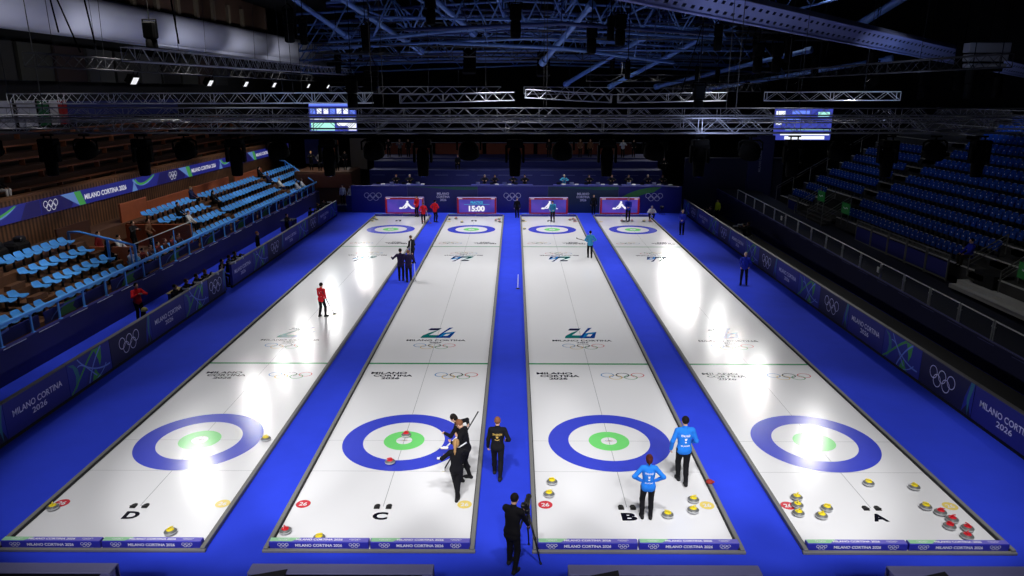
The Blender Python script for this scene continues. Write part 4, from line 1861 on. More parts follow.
stair_rail('grey stair rail rising beside the man seated alone in the right stand', (21.3, 12.9, 1.9), (22.9, 12.9, 2.95))
stair_rail('grey stair rail at the right edge of the frame, nearer than the black opening', (21.3, 10.6, 1.75), (22.9, 10.6, 2.95))
stair_rail('grey stair rail on the main-block side of the green board, right stand entrance', (20.6, 27.75, 1.36), (22.4, 27.75, 2.6))
stair_rail('grey stair rail on the far side of the right stand entrance', (20.6, 32.5, 1.36), (22.4, 32.5, 2.6))
stair_rail('grey stair rail in the middle of the right stand entrance stairs', (20.6, 30.2, 1.36), (22.4, 30.2, 2.6))
stair_rail('long grey rail climbing the far edge of the right stand', (21.0, 37.6, 1.9), (28.5, 37.6, 6.4), 2, 1.1)
for k, (x, y, z, lb) in enumerate(((22.0, 26.3, 2.6, 'green board with a white mark beside the main block of the right stand'), (22.0, 30.2, 2.85, 'green board with a white mark above the entrance stairs of the right stand'),
                                   (22.6, 10.1, 2.4, 'green board with a white mark at the right edge of the picture'))):
    t = thing('exit_board', lb, 'sign', (x - .55, y, z), 0, 'green boards in the right stand')
    mb = MB()
    mb.box((0, 0, .38), (.04, 1.15, .7), 0, 0, .012)
    bd = mb.build('board', [SIGN_GREEN], t)
    mb = MB()
    F = frame((-.022, 0, .38), (0, -1, 0), (0, 0, 1))
    stroke(mb, [(-.3, .05), (-.05, -.02), (.18, .08), (.32, .02)], .07, .002, 0, F)
    mb.build('white_mark', [SIGN_WHITE], bd)
    for q in (-.45, .45):
        mb = MB()
        mb.box((0, q, -.35), (.05, .05, .76), 0, 0, .01)
        mb.build('post', [GREY_TUBE], t)
mb = MB()
mb.box((21.75, 11.7, 1.75), (.9, 1.4, 1.2))
tag(mb.build('door_1', [mat('black_opening', (5, 5, 7), .9)]), kind='structure')
mb = MB()
mb.box((22.35, 30.2, 2.2), (.1, 4.6, 1.7))
tag(mb.build('door_2', [MATS['black_opening']]), kind='structure')

for k, (y, lb) in enumerate(((28.0, 'farther'), (14.6, 'nearer'))):
    t = thing('rail_box', 'small white box on the right glass railing, %s of two' % lb, 'notice', (18.03, y, WZ(y) + .3), 0, 'boxes on the right railing')
    mb = MB()  # plain white box clipped to the rail, use unknown
    mb.box((0, 0, .14), (.05, .22, .28), 0, 0, .012)
    mb.build('box', [mat('box_white', (226, 226, 222), .6)], t)
    mb = MB()
    mb.box((.03, 0, .24), (.06, .05, .04), 0, 0, .008)
    mb.build('clip', [STEEL], t)

mb = MB()
mb.box((16.5, 17, -.015), (2.9, 58, .02))
tag(mb.build('floor_right_gangway', [mat('black_matting', (10, 10, 16), .9)]), kind='structure')

# ------------------------------------------------------------------ behind the far boards
TIER_A = mat('tier_blue', (28, 34, 104), .8, noise=.06, nscale=1)
TIER_B = mat('tier_dark_blue', (24, 28, 84), .8, noise=.06, nscale=1)
TIER_LINE = mat('tier_edge', (96, 104, 160), .7)
HALL_DARK = mat('hall_dark', (20, 20, 24), .9, noise=.2, nscale=.6)
BROWN = mat('brown_board', (120, 54, 34), .7, noise=.25, nscale=1.2)
mb = MB()
mb.box((0, 45.2, .7), (29, 4.4, 1.4), 0)
mb.box((0, 45.9, 1.6), (28, 2.6, .4), 0)
mb.box((.3, 48.6, 1.6), (27, 2.6, 3.2), 0)
mb.box((.3, 51.0, 1.9), (27, 2.6, 3.8), 0)
mb.box((.3, 54.5, 1.95), (27, 5.0, 3.9), 0)
tag(mb.build('floor_back_tiers', [TIER_A]), kind='structure')
mb = MB()
for y, z in ((47.29, 3.21), (49.69, 3.81)):
    mb.box((.3, y, z), (27, .06, .03))
for k in range(14):
    mb.box((-12.4 + 1.95 * k, 47.28, 2.75), (1.2, .012, .04))
tag(mb.build('trim_4', [TIER_LINE]), kind='structure')
for k in range(5):
    x = -10.9 + 5.3 * k
    mb = MB()
    mb.box((x, 56.5, 4.45), (4.9, .15, 1.1), 0, 0, .02)
    tag(mb.build('wall_back_panel', [BROWN]), kind='structure')
mb = MB()
mb.box((.3, 56.4, 5.1), (27, .1, .07))
tag(mb.build('trim_5', [mat('grey_band', (120, 124, 140), .6)]), kind='structure')
mb = MB()
mb.box((3, 88, 9), (84, .4, 22))
tag(mb.build('wall_back', [HALL_DARK]), kind='structure')
mb = MB()
mb.box((-33.2, 31, 9), (.4, 116, 22))
tag(mb.build('wall_left_upper', [HALL_DARK]), kind='structure')
mb = MB()
mb.box((44, 31, 9), (.4, 116, 22))
tag(mb.build('wall_right', [HALL_DARK]), kind='structure')
mb = MB()
mb.box((3, -26, 9), (84, .4, 22))
tag(mb.build('wall_front', [HALL_DARK]), kind='structure')
mb = MB()
mb.box((5, 31, 20.2), (84, 116, .4))
tag(mb.build('ceiling', [mat('ceiling_dark', (16, 20, 34), .9, noise=.3, nscale=.4)]), kind='structure')
mb = MB()
mb.box((5, 31, -.4), (84, 116, .3))
tag(mb.build('floor_hall', [HALL_DARK]), kind='structure')

# officials' desks
DESK = mat('desk_blue', (40, 46, 130), .7)
PAPER = mat('white_paper', (226, 228, 234), .7)
LAPTOP = mat('laptop_black', (16, 16, 20), .5)
for k, (a, b) in enumerate(((-12.3, -7.8), (-3.6, 1.8), (3.6, 9.3), (9.6, 14.0))):
    t = thing('officials_desk', ['long blue desk with white papers behind the far boards, by the corner rings', 'long blue desk with papers behind the middle rings of the far boards',
                                 'long blue desk with papers behind the dark teal far board', 'long blue desk with papers behind the right-hand rings of the far boards'][k], 'desk', ((a + b) / 2, 43.75, 1.4), 0, 'desks behind the far boards')
    mb = MB()
    mb.box((0, 0, .90), (b - a, .7, .05), 0, 0, .012)
    mb.build('desk_top', [DESK], t)
    mb = MB()
    mb.box((0, -.3, .46), (b - a - .1, .04, .86), 0, 0, .01)
    mb.build('front_panel', [DESK], t)
    for sx in (-1, 1):
        mb = MB()
        mb.box((sx * ((b - a) / 2 - .1), .05, .44), (.06, .5, .88), 0, 0, .01)
        mb.build('leg', [DESK], t)
    n = int((b - a) / 1.1)
    for j in range(n):
        x = a + .6 + 1.1 * j + rnd.uniform(-.15, .15)
        p = thing('laptop', 'small dark laptop, %s along the %s desk behind the far boards' % (ordinal(j), ORD[k]), 'laptop', (x, 43.75, 2.326), rnd.uniform(-.1, .1), 'laptops on the far desks')
        mb = MB()
        mb.box((0, .08, .01), (.34, .24, .02), 0, 0, .005)
        mb.build('base', [LAPTOP], p)
        mb = MB()
        mb.box((0, -.07, .12), (.34, .015, .22), 0, 0, .005, None, Matrix.Rotation(.25, 4, 'X'))
        mb.build('lid', [PAPER if (j + k) % 2 else LAPTOP], p)
        if (j + k) % 3 != 1:
            q = MB()
            q.box((0, 0, .03), (.32, .24, .05), 0, 0, .004)
            q.box((.02, .01, .065), (.3, .22, .02), 0, .15, .004)
            o = q.build('paper_pile', [PAPER])
            o.location = (x + .42, 43.62, 2.323)
            tag(o, 'pile of white papers beside the %s laptop on the %s far desk' % (ordinal(j), ORD[k]), 'papers', 'papers on the far desks')

# press platform in the far left corner and the wall on the far right
mb = MB()
mb.box((-17.6, 49.6, 1.5), (5.2, 4.4, 3.0), 0, 0, .02)
tag(mb.build('floor_press_platform', [WOOD_STEP]), kind='structure')
mb = MB()
mb.box((-17.4, 47.3, 2.2), (5.0, .12, 1.3), 0, 0, .02)
tag(mb.build('wall_press_front', [mat('rust_panel', (104, 56, 36), .7, noise=.2, nscale=2)]), kind='structure')
mb = MB()
mb.box((-15.1, 51.9, 4.3), (1.6, .2, 3.0), 0, 0, .02)
mb.box((-19.4, 52.2, 4.5), (2.0, .2, 2.4), 1, 0, .02)
mb.box((-17.6, 52.2, 4.6), (1.0, .2, 2.0), 2, 0, .02)
tag(mb.build('wall_press_back', [mat('grey_brown_panel', (92, 84, 74), .8), TIER_B, WOOD_ORANGE]), kind='structure')
mb = MB()
mb.box((19.4, 44.2, 2.2), (8.6, .3, 4.8), 0, 0, .02)
tag(mb.build('wall_right_back', [mat('dark_blue_drape', (22, 24, 52), .85, noise=.1, nscale=1)]), kind='structure')
mb = MB()
mb.box((19.4, 44.0, 4.65), (8.6, .2, .06))
tag(mb.build('trim_6', [mat('drape_edge', (90, 90, 100), .7)]), kind='structure')
t = thing('banner_column', 'tall dark blue column with faint white upright lettering at the far right', 'column', (21.5, 43.6, 0))
mb = MB()
mb.box((0, 0, 3.3), (2.1, .5, 6.6), 0, 0, .03)
mb.build('column_body', [mat('column_blue', (24, 28, 76), .8)], t)
mb = MB()
F = frame((-.1, -.26, 4.6), (0, 0, 1), (-1, 0, 0))
put_text(mb, 'MILANO CORTINA', F, 2.2, .2, 0, .02)
mb.build('lettering', [mat('faint_white', (120, 124, 150), .7)], t)

# dim panels and flags on the upper left wall
for k, (y, w, z, h, c, lb) in enumerate(((28.0, 2.0, 8.7, 1.7, (176, 178, 196), 'pale panel on the upper left wall at the picture edge'), (30.4, 1.9, 8.7, 1.7, (176, 178, 196), 'pale panel with a dark frame on the upper left wall'),
                                         (32.2, 1.1, 8.7, 1.7, (24, 96, 60), 'green upright flag on the upper left wall'), (33.4, .9, 8.7, 1.7, (190, 188, 198), 'white upright flag beside the green one on the left wall'),
                                         (34.5, 1.1, 8.7, 1.7, (150, 30, 36), 'dark red upright flag on the upper left wall'))):
    t = thing('wall_flag', lb, 'flag', (-32.9, y, z), 0)
    mb = MB()
    n = 10
    vs = []
    for i in range(n + 1):
        u = -w / 2 + w * i / n
        for zz in (-h / 2, h / 2):
            vs.append((.04 * math.sin(i * 1.3) + .06, u, zz))
    m_ = len(vs)
    vs += [(x - .02, y_, z_) for x, y_, z_ in vs]
    fs = [(2 * i, 2 * i + 2, 2 * i + 3, 2 * i + 1) for i in range(n)] + [(m_ + 2 * i, m_ + 2 * i + 1, m_ + 2 * i + 3, m_ + 2 * i + 2) for i in range(n)]
    mb.add(vs, fs)
    mb.build('cloth', [mat('flag_%d' % k, c, .8)], t, True)
    mb = MB()
    mb.tube([(.06, -w / 2 - .05, h / 2), (.06, w / 2 + .05, h / 2)], .03, 6)
    mb.build('pole', [STEEL], t, True)
mb = MB()
mb.box((-32.9, 44, 8.8), (.2, 18, 1.3), 0, 0, .02)
tag(mb.build('wall_left_blue_band', [mat('dim_blue_band', (40, 48, 110), .8)]), kind='structure')

# pale curved bulkhead along the left wall, high up
FASCIA = mat('pale_bulkhead', (196, 198, 216), .6, noise=.04, nscale=.5)
mb = MB()
prof = []
for i in range(13):
    a = -PI / 2 + PI * i / 12 * .85
    prof.append((-25.6 + 1.0 * math.cos(a), 14.4 + 1.15 * math.sin(a)))
ys = [-20 + 4 * i for i in range(27)]
vs = []
for y in ys:
    rise = .012 * max(0, y - 16)
    for x, z in prof:
        vs.append((x, y, z + rise))
n = len(prof)
fs = [(j * n + i, j * n + i + 1, (j + 1) * n + i + 1, (j + 1) * n + i) for j in range(len(ys) - 1) for i in range(n - 1)]
mb.add(vs, fs)
mb.box((-26.4, 32, 14.6), (1.4, 104, 2.4))
tag(mb.build('trim_7', [FASCIA], None, True, None, .6), kind='structure')
mb = MB()
mb.box((-27, 22, 17.2), (2.6, 76, 2.6), 0)
for k in range(20):
    mb.box((-25.6, -12 + 3.4 * k, 16.7), (.25, .5, 1.9), 1)
tag(mb.build('wall_left_top', [mat('top_wood', (58, 36, 22), .8, noise=.3, nscale=.8), mat('top_pilaster', (92, 82, 66), .8)]), kind='structure')
mb = MB()
for k in range(18):
    c = [0, 1, 0, 2, 3, 1][k % 6]
    mb.box((-29.2, -6 + 3.6 * k, 11.9), (.2, 3.2, 2.2), c)
tag(mb.build('wall_left_gallery', [mat('gal_dark', (10, 9, 9), .9), mat('gal_grey', (40, 40, 40), .9), mat('gal_olive', (24, 24, 17), .9), mat('gal_red', (30, 14, 11), .9)]), kind='structure')

# ------------------------------------------------------------------ trusses
ALU = mat('truss_aluminium', (136, 139, 150), .5, metal=.4, noise=.08, nscale=10)
ALU_B = mat('truss_bright', (214, 216, 222), .45, metal=.2)
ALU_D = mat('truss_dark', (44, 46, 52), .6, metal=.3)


def truss(label, p0, p1, w=.45, h=.47, bay=.62, r=.026, m=None, group=None, name='lighting_truss'):
    """box truss: four chords and zigzag lacing"""
    p0, p1 = Vector(p0), Vector(p1)
    d = p1 - p0
    L = d.length
    d.normalize()
    sd = d.cross(Vector((0, 0, 1))).normalized()
    up = sd.cross(d)
    t = thing(name, label, 'truss', p0, 0, group)
    m = m or ALU
    C = {}
    for a in (-1, 1):
        for b in (0, 1):
            o = sd * (a * w / 2) + up * (b * h)
            C[(a, b)] = o
            mb = MB()
            mb.tube([o, o + d * L], r, 7)
            mb.build('chord', [m], t, True)
    mb = MB()
    n = max(2, int(L / bay))
    for (u, v) in (((-1, 0), (-1, 1)), ((1, 0), (1, 1)), ((-1, 1), (1, 1)), ((-1, 0), (1, 0))):
        for k in range(n):
            a, b = (u, v) if k % 2 == 0 else (v, u)
            mb.tube([C[a] + d * (L * k / n), C[b] + d * (L * (k + 1) / n)], r * .45, 5, 0, False)
    for k in range(0, n + 1, 6):
        for (u, v) in (((-1, 0), (-1, 1)), ((1, 0), (1, 1)), ((-1, 1), (1, 1)), ((-1, 0), (1, 0))):
            mb.tube([C[u] + d * (L * k / n), C[v] + d * (L * k / n)], r * .6, 5, 0, False)
    mb.build('lacing', [m], t)
    nh = max(2, int(L / 12) + 1)
    for k in range(nh):
        q = p0 + d * (L * (k + .5) / nh)
        mb = MB()
        mb.tube([d * (L * (k + .5) / nh) + up * h - sd * w / 2, d * (L * (k + .5) / nh) + Vector((0, 0, 20.0 - q.z))], .012, 5)
        mb.build('hanging_wire', [ALU_D], t)
    return t


truss('long silver lighting truss nearest the camera, with lamps hung below it', (-22, 4, 8.86), (25, 4, 8.92), .5, .47, .52, .021, None, None)
truss('long silver truss just behind the nearest one', (-24, 10, 8.97), (27, 10, 9.0), .5, .56, .6, .021)
truss('bright short-laced truss at the left, third row back', (-25.4, 18, 9.55), (-7.0, 18, 9.62), .5, .5, .42, .03, ALU_B)
truss('silver truss in the middle, third row back, left part', (-6.2, 22, 9.55), (.2, 22, 9.7), .5, .45, .4, .03)
truss('silver truss in the middle, third row back, right part', (.8, 22, 9.85), (5.6, 22, 9.6), .5, .45, .4, .03)
truss('silver truss in third row, right of the middle', (6.0, 22, 9.6), (12.0, 22, 9.7), .5, .45, .45, .03)
truss('bright ladder-like truss at the right, third row back', (12.9, 18, 9.75), (19.6, 18, 9.78), .4, .42, .55, .024, ALU_B)
truss('long truss running away along the left side above the stand', (-14, 8, 11.25), (-14, 46, 11.55), .5, .5, .55, .03)
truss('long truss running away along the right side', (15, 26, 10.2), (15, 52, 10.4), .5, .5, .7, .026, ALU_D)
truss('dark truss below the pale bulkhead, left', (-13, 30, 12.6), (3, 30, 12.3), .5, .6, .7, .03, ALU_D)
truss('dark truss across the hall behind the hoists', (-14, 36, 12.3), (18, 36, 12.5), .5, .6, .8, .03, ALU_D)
truss('dim truss above the far boards, left half', (-16, 46, 10.0), (-1, 46, 10.0), .5, .6, .7, .03, ALU)
truss('dim truss above the far boards, right half', (1, 46, 10.0), (17, 46, 9.9), .5, .6, .7, .03, ALU)
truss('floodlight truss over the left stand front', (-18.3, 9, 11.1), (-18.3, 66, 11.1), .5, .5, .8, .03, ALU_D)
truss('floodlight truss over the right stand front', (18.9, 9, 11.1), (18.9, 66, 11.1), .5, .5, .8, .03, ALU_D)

truss('second silver truss right behind the nearest one, half a bay across', (-22, 5.6, 8.92), (25.2, 5.6, 8.97), .45, .45, .58, .018)
truss('thin truss between the two nearest rows', (-24.3, 11.8, 8.98), (27.2, 11.8, 9.02), .45, .5, .66, .018)
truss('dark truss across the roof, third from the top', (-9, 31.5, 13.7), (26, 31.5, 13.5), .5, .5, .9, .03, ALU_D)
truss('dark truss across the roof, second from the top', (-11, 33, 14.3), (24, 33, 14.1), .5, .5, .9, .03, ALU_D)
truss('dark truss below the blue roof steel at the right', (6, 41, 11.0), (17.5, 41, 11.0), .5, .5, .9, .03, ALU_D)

# ------------------------------------------------------------------ lamps under the nearest truss
LAMP_BK = mat('lamp_black', (3, 3, 3), .8, spec=.04)
LAMP_GL = mat('lamp_lens', (60, 66, 74), .1)


def moving_head():
    t = thing('moving_head_lamp', 'x', 'stage lamp')
    mb = MB()
    mb.tube([(-.1, 0, 0), (-.1, 0, -.12)], .02, 6)
    mb.tube([(.1, 0, 0), (.1, 0, -.12)], .02, 6)
    mb.box((0, 0, -.02), (.34, .08, .05), 0, 0, .01)
    mb.build('clamp', [LAMP_BK], t)
    mb = MB()
    mb.box((0, 0, -.21), (.46, .36, .18), 0, 0, .03)
    mb.build('base', [LAMP_BK], t)
    mb = MB()
    for s in (-1, 1):
        mb.box((s * .24, 0, -.52), (.07, .2, .5), 0, 0, .025)
    mb.box((0, 0, -.32), (.5, .22, .07), 0, 0, .02)
    mb.build('yoke', [LAMP_BK], t)
    mb = MB()
    mb.lathe([(.05, -.34), (.13, -.36), (.17, -.46), (.18, -.66), (.165, -.9), (.15, -1.12), (.13, -1.15)], 20)
    mb.build('lamp_head', [LAMP_BK], t, True, None, .7)
    mb = MB()
    mb.lathe([(.0005, -1.165), (.08, -1.16), (.125, -1.148)], 16, 0, None, False)
    mb.build('lens', [LAMP_GL], t, True)
    remember(t)
    return t


def wash_lamp():
    t = thing('wash_lamp', 'x', 'stage lamp')
    mb = MB()
    mb.tube([(0, 0, 0), (0, 0, -.14)], .025, 6)
    mb.box((0, 0, -.02), (.3, .08, .05), 0, 0, .01)
    mb.build('clamp', [LAMP_BK], t)
    mb = MB()
    mb.tube([(-.33, 0, -.42), (-.33, 0, -.2), (-.24, 0, -.14), (.24, 0, -.14), (.33, 0, -.2), (.33, 0, -.42)], .028, 8)
    mb.build('yoke', [LAMP_BK], t, True)
    mb = MB()
    M = Matrix.Translation((0, 0, -.42)) @ Matrix.Rotation(.5, 4, 'X')
    mb.lathe([(.08, .24), (.2, .2), (.28, .08), (.3, -.1), (.3, -.16), (.27, -.17)], 22, 0, M)
    mb.build('lamp_head', [LAMP_BK], t, True, None, .7)
    mb = MB()
    mb.lathe([(.0005, -.185), (.15, -.18), (.26, -.168)], 18, 0, M, False)
    mb.build('lens', [LAMP_GL], t, True)
    remember(t)
    return t


MH, WL = moving_head(), wash_lamp()
_first = {}


def lamp(kind, x, lb):
    root = MH if kind == 'm' else WL
    loc = (x, 3.75, 8.835)
    if kind not in _first:
        _first[kind] = 1
        root.location = loc
        root['label'] = lb
        root['group'] = 'lamps under the nearest truss'
        root.scale = (1.14,) * 3
        return
    dup(root, loc, 0, lb, 'lamps under the nearest truss', 1.14)


lp = [('w', 12), ('m', 68), ('w', 103), ('m', 157), ('w', 198), ('m', 246), ('w', 287), ('m', 335), ('w', 378), ('m', 425), ('w', 469), ('m', 513), ('w', 558), ('m', 601), ('w', 646), ('m', 689), ('w', 737), ('m', 778), ('w', 822), ('m', 868), ('w', 912), ('m', 955), ('w', 1010)]
ci = {'m': 0, 'w': 0}
for k, px in lp:
    x = (px - 512) / 723.0 * 24.4 + .2
    ci[k] += 1
    lamp(k, x, '%s black %s lamp from the left under the nearest silver truss' % (ordinal(ci[k] - 1), 'long tilting' if k == 'm' else 'short round wash'))

# hoists and cables hanging from the roof
HOIST = mat('hoist_black', (4, 4, 5), .8, spec=.06)
for k, (px, py, dep, lb) in enumerate(((167, 38, 34, 'below the pale bulkhead at upper left'), (355, 88, 36, 'beside the left hanging screen'), (513, 22, 36, 'at the top centre of the picture'),
                                       (612, 30, 38, 'right of the top centre'), (690, 94, 36, 'above the truss right of the middle'), (744, 55, 40, 'below the perforated girder, left one'),
                                       (762, 55, 40, 'below the perforated girder, right one'), (855, 72, 42, 'right of the perforated girder middle'), (905, 80, 42, 'second from the right below the girder'),
                                       (938, 72, 42, 'nearest the right end of the girder'), (585, 38, 40, 'thin one near the top centre'), (433, 12, 40, 'small one left of the top centre'))):
    x = (px - 512) / 723.0 * dep + .2
    z = 10.16 + (92 - py) / 723.0 * dep
    y = dep - 19.85
    t = thing('chain_hoist', 'black chain hoist hanging %s' % lb, 'hoist', (x, y, z), 0, 'chain hoists under the roof')
    mb = MB()
    mb.box((0, 0, .1), (.55, .45, .75), 0, 0, .08)
    mb.tube([(-.3, 0, .3), (-.3, 0, .55), (.3, 0, .55), (.3, 0, .3)], .04, 6)
    mb.build('motor', [HOIST], t)
    mb = MB()
    mb.lathe([(.16, -1.05), (.24, -1.0), (.26, -.7), (.24, -.3), (.2, -.28)], 12)
    mb.build('chain_bag', [HOIST], t, True)
    mb = MB()
    mb.tube([(0, 0, .5), (0, 0, 20.0 - z)], .02, 5)
    mb.build('chain', [HOIST], t)
HG = random.Random(5)
for k in range(26):
    dep = HG.uniform(36, 62)
    px, py = HG.uniform(265, 985), HG.uniform(12, 78)
    if k % 2:
        px = HG.uniform(560, 985)
    py = max(py, (px - 600) * .17 + 18)
    x, y, z = (px - 512) / 723.0 * dep + .2, dep - 19.85, 10.16 + (92 - py) / 723.0 * dep
    sc_ = HG.uniform(.6, 1.25)
    t = thing('rigging_motor', 'small black rigging motor on a chain under the roof, %s of many' % ordinal(k), 'rigging motor', (x, y, z), HG.uniform(0, 3), 'rigging motors under the roof')
    t['label'] = 'small black rigging motor hanging among the blue roof steel'
    mb = MB()
    mb.box((0, 0, 0), (.4 * sc_, .36 * sc_, .6 * sc_), 0, 0, .06)
    mb.tube([(-.2 * sc_, 0, .3 * sc_), (0, 0, .5 * sc_), (.2 * sc_, 0, .3 * sc_)], .03, 5)
    mb.build('motor', [HOIST], t)
    mb = MB()
    mb.lathe([(.12 * sc_, -.95 * sc_), (.2 * sc_, -.9 * sc_), (.2 * sc_, -.3 * sc_), (.16 * sc_, -.25 * sc_)], 10)
    mb.build('chain_bag', [HOIST], t, True)
    mb = MB()
    mb.tube([(0, 0, .45 * sc_), (0, 0, 20.0 - z)], .022, 5)
    mb.build('chain', [HOIST], t)
for k, (a, b) in enumerate((((75, -3), (80, 38)), ((79, -3), (98, 56)), ((107, -3), (113, 48)), ((190, 12), (193, 48)), ((695, 5), (672, 95)), ((735, 20), (728, 60)), ((812, 26), (808, 60)))):
    dep = 27 if k < 4 else 36
    P = [((p[0] - 512) / 723.0 * dep + .2, dep - 19.85, 10.16 + (92 - p[1]) / 723.0 * dep) for p in (a, b)]
    d = Vector(P[0]) - Vector(P[1])
    P[0] = tuple(Vector(P[1]) + d * ((19.9 - P[1][2]) / d.z)) if d.z > .5 else P[0]
    mb = MB()
    mid = (Vector(P[0]) + Vector(P[1])) / 2 + Vector((.05, 0, 0))
    mb.tube([P[0], mid, P[1]], .028, 6)
    o = mb.build('hanging_cable', [HOIST], None, True)
    tag(o, 'thin black cable hanging from the roof, %s from the left' % ordinal(k), 'cable', 'cables under the roof')

# line array speakers in rows
for k, (x, y, z, lb) in enumerate(((-3.0, 34, 12.9, 'left of the top centre'), (2.2, 33, 12.7, 'just right of the top centre'), (-8.9, 28, 11.6, 'beside the long left truss'))):
    t = thing('line_array', 'black curved stack of loudspeakers hanging %s' % lb, 'loudspeaker', (x, y, z), 0, 'loudspeaker stacks under the roof')
    for q in range(5):
        mb = MB()
        M = Matrix.Translation((0, -.04 * q * q, -.33 * q)) @ Matrix.Rotation(-.06 * q, 4, 'X')
        mb.box((0, 0, 0), (.9, .5, .3), 0, 0, .03, M)
        mb.box((0, -.255, 0), (.8, .01, .22), 0, 0, .004, M)
        mb.build('cabinet', [HOIST], t)
    mb = MB()
    mb.tube([(-.3, 0, .15), (0, 0, .8), (.3, 0, .15)], .025, 5)
    mb.tube([(0, 0, .8), (0, 0, 19.98 - z)], .02, 5)
    mb.build('sling', [HOIST], t)

# two hanging screens at the far corners
for k, (x0, x1, z0, z1, lb) in enumerate(((-18.1, -13.9, 6.75, 9.25, 'glowing score screen hanging behind the trusses at the far left'), (23.3, 28.4, 6.05, 8.85, 'glowing blue score screen hanging at the far right'))):
    W, H = x1 - x0, z1 - z0
    t = thing('hanging_screen', lb, 'screen', ((x0 + x1) / 2, 46.2, (z0 + z1) / 2))
    mb = MB()
    mb.box((0, .15, 0), (W + .2, .25, H + .2), 0, 0, .03)
    mb.build('housing', [HOIST], t)
    mb = MB()
    mb.box((0, .0, 0), (W, .03, H), 0)
    dp = mb.build('display', [mat('score_blue', (5, 5, 10), .4, emit=(70, 60, 225) if k else (60, 70, 170), es=1.1)], t)
    mb = MB()
    F = frame((0, -.02, 0), (1, 0, 0), (0, 0, 1))
    def rect(x, z, w, h, m, dz=.002):
        mb.flat([(x * W - w * W / 2, z * H - h * H / 2), (x * W + w * W / 2, z * H - h * H / 2), (x * W + w * W / 2, z * H + h * H / 2), (x * W - w * W / 2, z * H + h * H / 2)], dz, m, F)
    if k == 0:
        rect(0, .44, .98, .1, 2)
        for q in range(7):
            rect(-.42 + .14 * q, .2, .1, .18, 0 if q % 3 else 2)
        rect(0, -.05, .96, .08, 0)
        rect(-.22, -.32, .5, .3, 3)
        rect(.2, -.24, .24, .14, 0)
        rect(.4, -.34, .18, .26, 0)
    else:
        rect(-.4, .32, .16, .16, 0)
        rect(-.05, .36, .3, .1, 2)
        rect(.35, .3, .2, .14, 3)
        rect(-.42, .02, .1, .1, 0)
        rect(.1, -.16, .8, .06, 3)
        rect(.05, -.3, .86, .1, 0)
        rect(.05, -.43, .7, .1, 0)
        rect(-.2, .14, .3, .05, 2)
    mb.build('score_graphics', [mat('score_white', (20, 20, 20), .5, emit=(235, 240, 250), es=1.3), mat('score_cyan', (10, 20, 20), .5, emit=(70, 200, 220), es=1.0),
                                mat('score_light_blue', (10, 10, 20), .5, emit=(110, 140, 250), es=1.1), mat('score_mint', (10, 20, 16), .5, emit=(170, 240, 225), es=1.2)], dp)
    mb = MB()
    for q in (-1, 1):
        mb.tube([(q * W * .4, .15, H / 2 + .1), (q * W * .4, .15, 19.9 - (z0 + z1) / 2)], .02, 5)
    mb.build('suspension', [HOIST], t)

# ------------------------------------------------------------------ roof steel
BLUE_ST = mat('roof_blue_steel', (84, 116, 176), .55, noise=.12, nscale=1)
BLUE_DK = mat('roof_dark_blue', (30, 46, 96), .7)
GIRD = mat('girder_blue', (150, 160, 216), .6, noise=.06, nscale=.6)


def girder():
    """perforated plate girder that crosses the hall high up, from above the middle to the far right"""
    A, B = Vector((7.3, 8.15, 12.85)), Vector((40.5, 37.2, 11.0))
    d = (B - A)
    L = d.length
    d.normalize()
    nrm_ = d.cross(Vector((0, 0, 1))).normalized()        # towards the camera side
    A = A - d * 7
    L += 7
    t = thing('roof_girder', 'long pale blue roof girder with rows of punched holes at upper right', 'girder', A)
    up = Vector((0, 0, 1))
    h = .82
    tilt = (up * .78 - nrm_ * -.62).normalized()
    mb = MB()
    M = frame((0, 0, 0), d, tilt)
    nx = int(L / .5)
    xs = []
    rows = [0, .14, .27, .52, .65, h]
    cw = L / nx
    hole = {1: True, 3: True}
    for i in range(nx):
        x0, xa, xb, x1 = i * cw, i * cw + cw * .3, i * cw + cw * .7, (i + 1) * cw
        for r in range(5):
            z0, z1 = rows[r], rows[r + 1]
            if r in hole:
                mb.add([(x0, z0, 0), (xa, z0, 0), (xa, z1, 0), (x0, z1, 0)], [(0, 1, 2, 3)], 0, M)
                mb.add([(xb, z0, 0), (x1, z0, 0), (x1, z1, 0), (xb, z1, 0)], [(0, 1, 2, 3)], 0, M)
            else:
                mb.add([(x0, z0, 0), (x1, z0, 0), (x1, z1, 0), (x0, z1, 0)], [(0, 1, 2, 3)], 0, M)
    mb.build('perforated_plate', [GIRD], t)
    mb = MB()
    mb.box((L / 2, h / 2, -.35), (L, h, .06), 0, 0, 0, M)
    mb.build('back_plate', [BLUE_DK], t)
    mb = MB()
    for z in (0, h):
        mb.box((L / 2, z, -.15), (L, .08, .5), 0, 0, .015, M)
    mb.build('flange', [GIRD], t)
    return t


girder()


